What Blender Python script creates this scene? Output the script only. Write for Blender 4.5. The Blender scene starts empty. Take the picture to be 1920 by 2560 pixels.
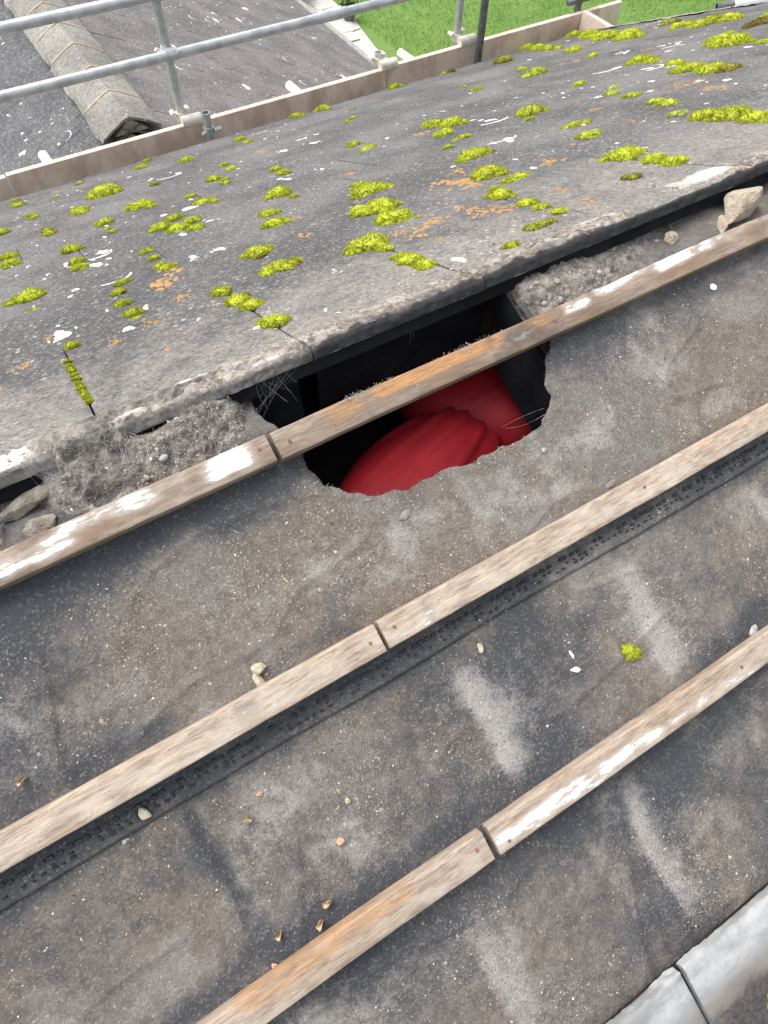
import bpy, bmesh, math, random
import numpy as np
from mathutils import Matrix, Vector
R = math.radians
random.seed(7); rng = np.random.default_rng(7)
sc = bpy.context.scene; col = sc.collection

# ------------------------------------------------------------------ camera
cam_d = bpy.data.cameras.new('camera'); cam = bpy.data.objects.new('camera', cam_d); col.objects.link(cam)
cam_d.sensor_fit = 'VERTICAL'; cam_d.sensor_height = 36.0; cam_d.sensor_width = 27.0
cam_d.lens = 1684.44 / 2560 * 36.0
cam_d.clip_start = 0.02; cam_d.clip_end = 400
RX = Vector((0.85397941, -0.52000276, 0.01778461)); UX = Vector((0.43109011, 0.72627408, 0.53543187)); FX = Vector((0.29134255, 0.44958102, -0.84439116))
cam.matrix_world = Matrix(((RX.x, UX.x, -FX.x, 0), (RX.y, UX.y, -FX.y, -0.75188), (RX.z, UX.z, -FX.z, 0.77271), (0, 0, 0, 1)))
sc.camera = cam
# ------------------------------------------------------------------ light
SUN_EL, SUN_AZ = R(62), R(128)          # bright overcast, the glow high on the left (azimuth counted from +X)
world = bpy.data.worlds.new('World'); sc.world = world; world.use_nodes = True
wn = world.node_tree.nodes; wl = world.node_tree.links
sky = wn.new('ShaderNodeTexSky'); sky.sky_type = 'NISHITA'; sky.sun_disc = False
sky.sun_elevation = SUN_EL; sky.sun_rotation = R(90) - SUN_AZ; sky.dust_density = 4.0; sky.air_density = 1.0
hs = wn.new('ShaderNodeHueSaturation'); hs.inputs['Saturation'].default_value = 0.3
wl.new(sky.outputs[0], hs.inputs['Color']); wl.new(hs.outputs[0], wn['Background'].inputs['Color'])
wn['Background'].inputs['Strength'].default_value = 0.15
sl = bpy.data.lights.new('sun', 'SUN'); sl.energy = 1.2; sl.angle = R(40); sl.color = (1.0, 0.96, 0.9)
sun = bpy.data.objects.new('sun', sl); col.objects.link(sun)
sun.rotation_euler = Vector((-math.cos(SUN_EL) * math.cos(SUN_AZ), -math.cos(SUN_EL) * math.sin(SUN_AZ), -math.sin(SUN_EL))).to_track_quat('-Z', 'Y').to_euler()
vs = sc.view_settings; vs.view_transform = 'Standard'; vs.look = 'None'; vs.gamma = 1.0; vs.use_curve_mapping = False
vs.exposure = 1.05

# ------------------------------------------------------------------ numpy noise
def _h(ix, iy, iz, seed):
    h = (ix.astype(np.int64) * 374761393 + iy.astype(np.int64) * 668265263 + iz.astype(np.int64) * 2147483647 + seed * 974634777) & 0xFFFFFFFF
    h = ((h ^ (h >> 13)) * 1274126177) & 0xFFFFFFFF
    return ((h ^ (h >> 16)) & 0xFFFF) / 65535.0
def vn(x, y, z=0.0, seed=0):
    x = np.asarray(x, float); y = np.asarray(y, float) + 0 * x; z = np.asarray(z, float) + 0 * x
    ix, iy, iz = np.floor(x), np.floor(y), np.floor(z); fx, fy, fz = x - ix, y - iy, z - iz
    fx, fy, fz = [t * t * (3 - 2 * t) for t in (fx, fy, fz)]
    o = 0
    for a in (0, 1):
        for b in (0, 1):
            for c in (0, 1):
                o = o + _h(ix + a, iy + b, iz + c, seed) * (fx if a else 1 - fx) * (fy if b else 1 - fy) * (fz if c else 1 - fz)
    return o
def fbm(x, y, z=0.0, seed=0, octv=4):
    o = 0; a = .5; t = 0; f = 1.0
    for i in range(octv):
        o = o + a * vn(np.asarray(x) * f, np.asarray(y) * f, np.asarray(z) * f, seed + i); t += a; a *= .5; f *= 2.03
    return o / t
def sst(x, a, b):
    t = np.clip((np.asarray(x, float) - a) / (b - a), 0, 1); return t * t * (3 - 2 * t)
def gau(x, c, w): return np.exp(-((x - c) / w) ** 2)

# ------------------------------------------------------------------ frames
PN, PF, YE, ZF = 0.4456, 0.4370, -0.0247, 0.0170
cn, sn_, cf, sf = math.cos(PN), math.sin(PN), math.cos(PF), math.sin(PF)
MN = Matrix(((1, 0, 0, 0), (0, cn, -sn_, 0), (0, sn_, cn, 0), (0, 0, 0, 1)))          # local (x, -s, n)
MF = Matrix(((1, 0, 0, 0), (0, cf, sf, YE), (0, -sf, cf, ZF), (0, 0, 0, 1)))          # local (x, s, n)
TW, X0, G, S0 = 0.3366, -0.0139, 0.382, 0.48
STEP = 0.010
def course(s): return 0 if s < S0 else 1 + int((s - S0) / G)
def c_start(k): return 0.0 if k == 0 else S0 + (k - 1) * G
def tile_n(s):
    k = course(s); a = c_start(k); L = S0 if k == 0 else G
    return -STEP / 2 + STEP * (s - a) / L

# ------------------------------------------------------------------ mesh helpers
def tag(o, label=None, cat=None, group=None, kind=None):
    for k, v in (('label', label), ('category', cat), ('group', group), ('kind', kind)):
        if v: o[k] = v
    return o
def link(name, me, mat=None, parent=None, M=None):
    o = bpy.data.objects.new(name, me); col.objects.link(o)
    if parent: o.parent = parent
    if M is not None: o.matrix_local = M
    if mat is not None and me is not None and not me.materials: me.materials.append(mat)
    return o
def mesh(name, V, F, mat=None, smooth=False):
    me = bpy.data.meshes.new(name); me.from_pydata([tuple(map(float, v)) for v in V], [], F); me.update()
    if smooth: me.shade_smooth()
    if mat: me.materials.append(mat)
    return me
def npmesh(name, V, F, mat=None, smooth=True):
    """V (n,3) array, F (m,3) or (m,4) int array"""
    V = np.asarray(V, np.float32); F = np.asarray(F, np.int32); k = F.shape[1]
    me = bpy.data.meshes.new(name); me.vertices.add(len(V)); me.vertices.foreach_set('co', V.ravel())
    me.loops.add(F.size); me.loops.foreach_set('vertex_index', F.ravel())
    me.polygons.add(len(F)); me.polygons.foreach_set('loop_start', np.arange(len(F), dtype=np.int32) * k)
    me.polygons.foreach_set('loop_total', np.full(len(F), k, np.int32))
    me.update(calc_edges=True); me.validate()
    if smooth: me.shade_smooth()
    if mat: me.materials.append(mat)
    return me
def attr(me, name, vals):
    a = me.attributes.new(name, 'FLOAT', 'POINT'); a.data.foreach_set('value', np.asarray(vals, np.float32).ravel())
def cattr(me, name, vals):
    a = me.attributes.new(name, 'FLOAT_COLOR', 'POINT'); a.data.foreach_set('color', np.asarray(vals, np.float32).ravel())
def gridF(nx, ny):
    i, j = np.meshgrid(np.arange(nx - 1), np.arange(ny - 1), indexing='ij'); a = (i * ny + j).ravel()
    return np.stack([a, a + ny, a + ny + 1, a + 1], 1)
def empty(name, loc=(0, 0, 0)):
    o = bpy.data.objects.new(name, None); col.objects.link(o); o.location = loc; o.empty_display_size = .1; return o
class MB:
    def __init__(s): s.v = []; s.f = []
    def add(s, V, F):
        b = len(s.v); s.v += [tuple(v) for v in V]; s.f += [tuple(i + b for i in f) for f in F]
    def box(s, lo, hi, M=None):
        V = [Vector((x, y, z)) for x in (lo[0], hi[0]) for y in (lo[1], hi[1]) for z in (lo[2], hi[2])]
        if M: V = [M @ v for v in V]
        s.add(V, [(0, 1, 3, 2), (4, 6, 7, 5), (0, 4, 5, 1), (2, 3, 7, 6), (0, 2, 6, 4), (1, 5, 7, 3)])
    def tube(s, p, q, r, n=16, cap=True, r2=None):
        p, q = Vector(p), Vector(q); d = (q - p).normalized(); a = d.orthogonal().normalized(); b = d.cross(a); r2 = r if r2 is None else r2
        V = [];
        for k in range(n):
            t = 2 * math.pi * k / n; u = a * math.cos(t) + b * math.sin(t); V += [p + u * r, q + u * r2]
        F = [(2 * k, 2 * ((k + 1) % n), 2 * ((k + 1) % n) + 1, 2 * k + 1) for k in range(n)]
        if cap: F += [tuple(2 * k for k in reversed(range(n))), tuple(2 * k + 1 for k in range(n))]
        s.add(V, F)
    def pipe(s, p, q, r, wall=.004, n=20):
        p, q = Vector(p), Vector(q); d = (q - p).normalized(); a = d.orthogonal().normalized(); b = d.cross(a)
        V = []
        for k in range(n):
            t = 2 * math.pi * k / n; u = a * math.cos(t) + b * math.sin(t); V += [p + u * r, q + u * r, q + u * (r - wall), p + u * (r - wall)]
        F = []
        for k in range(n):
            i, j = 4 * k, 4 * ((k + 1) % n)
            for e in range(4): F.append((i + e, j + e, j + (e + 1) % 4, i + (e + 1) % 4))
        s.add(V, F)
    def build(s, name, mat, parent=None, smooth=False, bevel=0):
        me = mesh(name, s.v, s.f, mat)
        if bevel or smooth:
            bm = bmesh.new(); bm.from_mesh(me)
            if bevel: bmesh.ops.bevel(bm, geom=bm.edges[:], offset=bevel, segments=2, affect='EDGES', profile=.6)
            bmesh.ops.recalc_face_normals(bm, faces=bm.faces[:]); bm.to_mesh(me); bm.free()
        if smooth: me.shade_smooth(); me.set_sharp_from_angle(angle=R(40))
        return link(name, me, mat, parent)

# ------------------------------------------------------------------ materials
class NT:
    def __init__(s, name):
        s.m = bpy.data.materials.new(name); s.m.use_nodes = True; s.t = s.m.node_tree; s.b = s.t.nodes['Principled BSDF']
        s.pos = s.n('ShaderNodeNewGeometry').outputs['Position']
    def n(s, typ, ins=None, **pr):
        nd = s.t.nodes.new(typ)
        for k, v in pr.items(): setattr(nd, k, v)
        for k, v in (ins or {}).items():
            if v is None: continue
            if isinstance(v, bpy.types.NodeSocket): s.t.links.new(v, nd.inputs[k])
            else: nd.inputs[k].default_value = v
        return nd
    def noise(s, sc_, det=4, ro=.55, vec=None, dist=0.0):
        return s.n('ShaderNodeTexNoise', {'Vector': vec or s.pos, 'Scale': sc_, 'Detail': det, 'Roughness': ro, 'Distortion': dist}).outputs['Fac']
    def voro(s, sc_, vec=None, feature='F1', out='Distance', rnd=1.0):
        return s.n('ShaderNodeTexVoronoi', {'Vector': vec or s.pos, 'Scale': sc_, 'Randomness': rnd}, feature=feature).outputs[out]
    def scale(s, v, vec=None): return s.n('ShaderNodeVectorMath', {0: vec or s.pos, 1: v}, operation='MULTIPLY').outputs[0]
    def rng(s, v, a, b, c=0.0, d=1.0, smooth=True):
        return s.n('ShaderNodeMapRange', {0: v, 1: a, 2: b, 3: c, 4: d}, interpolation_type='SMOOTHSTEP' if smooth else 'LINEAR').outputs[0]
    def ma(s, op, a, b=None, c=None):
        return s.n('ShaderNodeMath', {0: a, 1: b, 2: c}, operation=op).outputs[0]
    def mix(s, f, a, b, bl='MIX'):
        c4 = lambda c: c if isinstance(c, bpy.types.NodeSocket) else (*c, 1.0)
        return s.n('ShaderNodeMix', {0: f, 6: c4(a), 7: c4(b)}, data_type='RGBA', blend_type=bl).outputs[2]
    def ramp(s, f, stops):
        nd = s.n('ShaderNodeValToRGB', {0: f}); cr = nd.color_ramp
        while len(cr.elements) < len(stops): cr.elements.new(.5)
        for e, (p, c) in zip(cr.elements, stops): e.position = p; e.color = (*c, 1)
        return nd.outputs[0]
    def attr(s, nm, out='Fac'): return s.n('ShaderNodeAttribute', attribute_name=nm).outputs[out]
    def sep(s): return s.n('ShaderNodeSeparateXYZ', {0: s.pos}).outputs
    def bump(s, h, st=.5, d=.002, nrm=None):
        return s.n('ShaderNodeBump', {'Height': h, 'Strength': st, 'Distance': d, 'Normal': nrm}).outputs[0]
    def done(s, c=None, r=None, nrm=None, metal=0, spec=.3, sss=None):
        L = s.t.links
        for nm, v in (('Base Color', c), ('Roughness', r), ('Normal', nrm), ('Metallic', metal), ('Specular IOR Level', spec)):
            if v is None: continue
            if isinstance(v, bpy.types.NodeSocket): L.new(v, s.b.inputs[nm])
            else: s.b.inputs[nm].default_value = (*v, 1) if isinstance(v, tuple) else v
        return s.m

def m_tile(name, dark, light, brown, spots, ridge=False, gsc=170, fl=46):
    t = NT(name)
    big = t.noise(2.3, 5); mid = t.noise(16, 6, .65); fine = t.noise(150, 5, .75)
    cell = t.n('ShaderNodeSeparateColor', {0: t.voro(gsc, out='Color')}).outputs[0]
    c = t.mix(t.rng(big, .35, .68), dark, light)
    c = t.mix(t.rng(mid, .42, .75, 0, .5), c, brown)
    if ridge:
        d = t.ma('MULTIPLY', t.ma('SUBTRACT', t.sep()[1], YE), 1 / cf)          # metres down the slope from the ridge
        w = t.ma('ADD', t.rng(d, .02, .8, .8, 0), t.ma('MULTIPLY', t.ma('SUBTRACT', mid, .5), 1.1))
        w = t.ma('ADD', w, t.ma('MULTIPLY', t.ma('SUBTRACT', big, .5), .8))
        c = t.mix(t.rng(w, .2, 1.0), c, (.25, .23, .207))
    c = t.mix(t.rng(cell, .0, .5, .45, 0, False), c, (.045, .044, .044))
    c = t.mix(t.rng(cell, .72, 1.0, 0, .38, False), c, (.34, .325, .30))
    c = t.mix(t.rng(fine, .33, .47, .4, 0), c, (.04, .04, .041))
    v = t.voro(fl); cl = t.noise(7, 5, .7)
    f1 = t.ma('MULTIPLY', t.rng(t.ma('ADD', v, t.ma('MULTIPLY', t.ma('SUBTRACT', fine, .5), .5)), .12, .30, 1, 0), t.rng(cl, .47, .62))
    c = t.mix(t.ma('MULTIPLY', f1, spots), c, (.40, .385, .36))
    v2 = t.voro(110); f2 = t.ma('MULTIPLY', t.rng(v2, .16, .34, 1, 0), t.rng(t.noise(19, 4, .65), .46, .62))
    c = t.mix(t.ma('MULTIPLY', f2, .75), c, (.37, .35, .32))
    crust = t.attr('crust')
    cc = t.mix(t.rng(mid, .38, .62), (.17, .138, .115), (.38, .34, .29))
    cc = t.mix(t.rng(t.noise(55, 5, .7), .44, .60, 0, .85), cc, (.105, .088, .078))
    cc = t.mix(t.rng(cell, .6, 1, 0, .6, False), cc, (.46, .43, .39))
    c = t.mix(t.rng(t.ma('ADD', crust, t.ma('MULTIPLY', t.ma('SUBTRACT', fine, .5), 1.0)), .2, .7), c, cc)
    c = t.mix(t.rng(t.ma('ADD', t.attr('darken'), t.ma('MULTIPLY', t.ma('SUBTRACT', mid, .5), 1.2)), .3, .8), c, (.045, .045, .047))
    c = t.mix(t.rng(t.ma('ADD', t.attr('lime'), t.ma('ADD', t.ma('MULTIPLY', t.ma('SUBTRACT', mid, .5), 1.4), t.ma('MULTIPLY', t.ma('SUBTRACT', fine, .5), .9))), .3, .8, 0, .85), c, (.60, .575, .53))
    h = t.ma('ADD', t.ma('MULTIPLY', fine, .9), t.ma('ADD', t.ma('MULTIPLY', cell, .3), t.ma('MULTIPLY', mid, .3)))
    return t.done(c, .9, t.bump(h, .8, .004), spec=.2)

M = {}
M['tile'] = m_tile('roof_tile_concrete', (.082, .082, .086), (.162, .158, .159), (.15, .124, .113), .9, True)
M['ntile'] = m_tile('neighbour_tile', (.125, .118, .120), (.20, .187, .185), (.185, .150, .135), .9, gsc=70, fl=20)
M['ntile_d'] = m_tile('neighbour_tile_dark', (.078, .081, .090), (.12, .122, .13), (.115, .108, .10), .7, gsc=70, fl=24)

def m_felt():
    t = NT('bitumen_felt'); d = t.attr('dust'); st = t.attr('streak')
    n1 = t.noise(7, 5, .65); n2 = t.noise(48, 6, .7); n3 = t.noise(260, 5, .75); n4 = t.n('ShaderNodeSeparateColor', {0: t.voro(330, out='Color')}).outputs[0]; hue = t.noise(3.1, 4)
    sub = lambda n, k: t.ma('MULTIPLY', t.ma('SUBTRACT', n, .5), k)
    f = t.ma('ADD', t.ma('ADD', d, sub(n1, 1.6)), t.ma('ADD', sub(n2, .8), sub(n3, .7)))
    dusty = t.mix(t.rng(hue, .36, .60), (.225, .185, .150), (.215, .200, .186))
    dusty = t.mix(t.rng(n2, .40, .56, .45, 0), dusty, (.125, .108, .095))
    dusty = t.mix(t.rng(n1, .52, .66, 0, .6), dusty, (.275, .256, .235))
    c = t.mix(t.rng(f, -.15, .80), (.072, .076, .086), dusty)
    sk = t.ma('ADD', t.ma('ADD', st, sub(n3, 1.3)), t.ma('ADD', sub(n2, 1.4), sub(n1, 1.9)))
    c = t.mix(t.rng(sk, .10, 1.35, 0, .9), c, (.45, .43, .405))
    c = t.mix(t.ma('MULTIPLY', t.rng(n3, .57, .68), .26), c, (.36, .335, .30))
    c = t.mix(t.rng(n3, .32, .44, .22, 0), c, (.055, .05, .048))
    c = t.mix(t.rng(n4, .0, .45, .18, 0, False), c, (.05, .048, .047)); c = t.mix(t.rng(n4, .80, 1.0, 0, .28, False), c, (.40, .375, .345))
    h = t.ma('ADD', t.ma('MULTIPLY', n2, 1.1), t.ma('ADD', t.ma('MULTIPLY', n3, 1.2), t.ma('MULTIPLY', n4, .4)))
    return t.done(c, t.rng(f, 0, .7, .55, .95), t.bump(h, .9, .0045), spec=.3)
M['felt'] = m_felt()
def m_simple(name, c1, c2, sc_=20, rough=.8, b=.3, bd=.002, fine=200, metal=0, spec=.3, vec=None, lo=.35, hi=.65):
    t = NT(name); v = t.scale(vec) if vec else None
    a = t.noise(sc_, 5, .6, v); f = t.noise(fine, 4, .6, v)
    c = t.mix(t.rng(a, lo, hi), c1, c2); c = t.mix(t.rng(f, .35, .7, 0, .35), c, c1)
    return t.done(c, rough, t.bump(t.ma('ADD', a, f), b, bd), metal, spec)
def m_wood():
    t = NT('weathered_batten'); w = t.attr('wash'); gcol = t.attr('fresh'); dk = t.attr('darken')
    v = t.scale((.06, 1, 1)); g = t.noise(260, 8, .72, t.scale((.11, 1, 1)), .5); g2 = t.noise(60, 4, .6, v); big = t.noise(8, 4)
    blot = t.noise(45, 5, .65, t.scale((.35, 1, 1)))
    c = t.mix(t.rng(g2, .35, .65), (.255, .195, .148), (.37, .30, .24))
    c = t.mix(t.rng(big, .4, .62, 0, .75), c, (.23, .150, .098)); c = t.mix(t.rng(t.noise(22, 5, .65, t.scale((.3, 1, 1))), .52, .68, 0, .6), c, (.125, .098, .08))
    c = t.mix(t.ma('MULTIPLY', t.attr('pale'), t.rng(blot, .30, .60, .45, 1)), c, (.55, .455, .36))
    c = t.mix(t.rng(t.ma('ADD', gcol, t.ma('SUBTRACT', blot, .5)), .3, .9), c, (.46, .25, .11))
    c = t.mix(t.rng(g, .38, .66, .0, .65), c, (.12, .088, .066))
    c = t.mix(t.rng(t.ma('ADD', dk, t.ma('MULTIPLY', t.ma('SUBTRACT', blot, .5), 1.4)), .35, .9), c, (.085, .075, .07))
    c = t.mix(t.rng(t.noise(520, 3), .58, .72, 0, .5), c, (.12, .1, .085))
    ww = t.ma('ADD', w, t.ma('ADD', t.ma('MULTIPLY', t.ma('SUBTRACT', blot, .5), 1.9), t.ma('MULTIPLY', t.ma('SUBTRACT', g, .5), 1.1)))
    c = t.mix(t.rng(ww, .18, .62, 0, .55), c, (.45, .405, .355))
    c = t.mix(t.rng(ww, .60, .82), c, (.83, .82, .81))
    return t.done(c, .82, t.bump(t.ma('ADD', g, t.ma('MULTIPLY', blot, .8)), .5, .0015), spec=.25)
M['wood'] = m_wood()
def m_moss():
    t = NT('moss'); dry = t.attr('dry'); tone = t.attr('tone')
    a = t.noise(38, 4, .6); b = t.noise(260, 3, .6)
    c = t.mix(t.rng(a, .35, .65), (.29, .335, .028), (.49, .525, .047))
    c = t.mix(t.rng(b, .48, .72, 0, .3), c, (.16, .205, .018))
    c = t.mix(t.ma('MULTIPLY', tone, .75), c, (.34, .38, .15))
    c = t.mix(t.rng(t.ma('ADD', dry, t.ma('MULTIPLY', t.ma('SUBTRACT', a, .5), 1.5)), .28, .8, 0, .85), c, (.14, .088, .036))
    m = t.done(c, .85, None, spec=.15); return m
M['moss'] = m_moss()
def m_lichen(name, c1, c2, worn):
    t = NT(name); a = t.noise(90, 5, .65); b = t.noise(300, 4, .7)
    c = t.mix(t.rng(a, .35, .65), c1, c2); c = t.mix(t.rng(b, .46, .60, 0, worn), c, (.15, .14, .13))
    return t.done(c, .9, t.bump(t.ma('ADD', a, b), .5, .001), spec=.15)
M['white'] = m_lichen('white_lichen', (.50, .50, .48), (.82, .82, .80), .6)
M['orange'] = m_lichen('orange_lichen', (.38, .185, .045), (.47, .27, .09), .75)
M['mortar'] = m_simple('old_mortar', (.33, .27, .20), (.50, .445, .36), 30, .95, 1.0, .006, 160)
M['oldm'] = m_simple('dusty_mortar', (.17, .145, .12), (.34, .305, .26), 45, .97, 1.0, .006, 170)
M['stone'] = m_simple('pale_stone', (.36, .31, .22), (.56, .51, .40), 120, .95, .9, .002, 420)
M['greystone'] = m_simple('grey_stone', (.26, .25, .24), (.42, .40, .39), 90, .9, .5, .001, 500)
M['mflake'] = m_simple('grey_flake', (.19, .17, .15), (.28, .26, .235), 90, .95, .5, .001, 400)
M['chip'] = m_simple('white_chip', (.72, .72, .71), (.85, .85, .84), 200, .5, .2, .0005, 600)
M['leaf'] = m_simple('dry_leaf', (.42, .30, .16), (.54, .42, .26), 150, .95, .3, .0005, 600)
M['red_stone'] = m_simple('brick_crumb', (.50, .25, .17), (.60, .36, .26), 150, .9, .3, .0005, 600)
M['rubble'] = m_simple('crumbled_mortar', (.10, .088, .080), (.33, .30, .265), 45, .97, 1.0, .006, 160, lo=.3, hi=.7)
M['board'] = m_simple('toe_board_timber', (.54, .39, .315), (.76, .62, .53), 4, .85, .3, .002, 40, vec=(1.6, 1, .8), lo=.36, hi=.6)
M['steel'] = m_simple('galvanised_steel', (.42, .44, .45), (.60, .62, .63), 14, .42, .08, .001, 120, metal=.55, spec=.5)
M['steel_d'] = m_simple('dull_steel', (.10, .105, .11), (.22, .225, .23), 25, .5, .1, .001, 120, metal=.5, spec=.5)
M['coupler'] = m_simple('dusty_coupler', (.55, .51, .42), (.72, .69, .62), 40, .8, .3, .002, 200)
M['cap'] = m_simple('white_plastic', (.74, .74, .73), (.80, .80, .79), 20, .45, .05, .0005, 100)
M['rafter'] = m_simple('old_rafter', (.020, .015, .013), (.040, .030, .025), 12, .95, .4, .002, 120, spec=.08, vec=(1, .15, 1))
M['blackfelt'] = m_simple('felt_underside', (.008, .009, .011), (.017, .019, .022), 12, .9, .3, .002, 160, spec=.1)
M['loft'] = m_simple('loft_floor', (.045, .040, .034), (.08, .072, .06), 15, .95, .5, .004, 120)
M['wall'] = m_simple('render_wall', (.50, .47, .42), (.60, .57, .52), 6, .9, .3, .003, 150)
M['brick'] = m_simple('gable_wall', (.28, .20, .15), (.38, .29, .22), 9, .9, .4, .004, 120)
M['nridge'] = m_tile('neighbour_ridge', (.19, .182, .165), (.30, .29, .265), (.23, .21, .18), .8, gsc=60, fl=20)
M['njoint'] = m_simple('ochre_mortar', (.36, .265, .17), (.45, .35, .24), 30, .95, .4, .003, 200)
M['verge'] = m_simple('verge_mortar', (.24, .235, .22), (.36, .35, .33), 25, .95, .6, .004, 200)
M['bump'] = m_simple('embossed_bitumen', (.014, .015, .018), (.026, .028, .032), 40, .45, .2, .001, 300, spec=.4)
M['nail'] = m_simple('rusty_nail', (.16, .07, .045), (.28, .13, .09), 200, .8, .2, .0005, 600)
M['web'] = m_simple('cobweb', (.42, .41, .40), (.55, .54, .53), 100, .9, 0, .0005, 300)
M['pave'] = m_simple('pale_paving', (.40, .375, .34), (.55, .52, .48), 6, .9, .4, .004, 90)
M['pot'] = m_simple('grey_pot', (.10, .12, .14), (.16, .18, .20), 20, .5, .1, .002, 90)
M['soil'] = m_simple('soil', (.04, .03, .02), (.08, .06, .04), 30, .95, .8, .01, 200)
M['leafg'] = m_simple('shrub_leaf', (.06, .12, .02), (.14, .20, .04), 12, .7, .1, .002, 60)
def m_lawn(name, k):
    t = NT(name); a = t.noise(1.1, 4); b = t.noise(7, 5, .65); c3 = t.noise(60, 3)
    c = t.mix(t.rng(a, .3, .7), tuple(k * v for v in (.135, .250, .050)), tuple(k * v for v in (.180, .30, .075)))
    c = t.mix(t.rng(b, .40, .68, 0, .5), c, tuple(k * v for v in (.115, .195, .055))); c = t.mix(t.rng(c3, .5, .75, 0, .4), c, tuple(k * v for v in (.20, .30, .09)))
    return t.done(c, .9, t.bump(t.ma('ADD', b, c3), .5, .03), spec=.15)
M['lawn'] = m_lawn('lawn_ground', .8); M['grass'] = m_lawn('grass_blades', 1.25)
def m_red():
    t = NT('red_cloth'); a = t.noise(14, 4); d = t.noise(22, 5, .65, t.scale((1, 1.6, 1))); w = t.noise(55, 5, .6)
    c = t.mix(t.rng(a, .3, .7), (.29, .010, .017), (.37, .014, .023))
    c = t.mix(t.rng(d, .58, .74, 0, .65), c, (.07, .014, .02)); c = t.mix(t.rng(t.noise(230, 3), .70, .76, 0, .8), c, (.03, .008, .01))
    return t.done(c, .6, t.bump(t.noise(900, 2), .25, .0008), spec=.35)
M['red'] = m_red()
def m_grit():
    t = NT('grit'); return t.done(t.attr('gcol', 'Color'), .9, None, spec=.2)
M['grit'] = m_grit()
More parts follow.
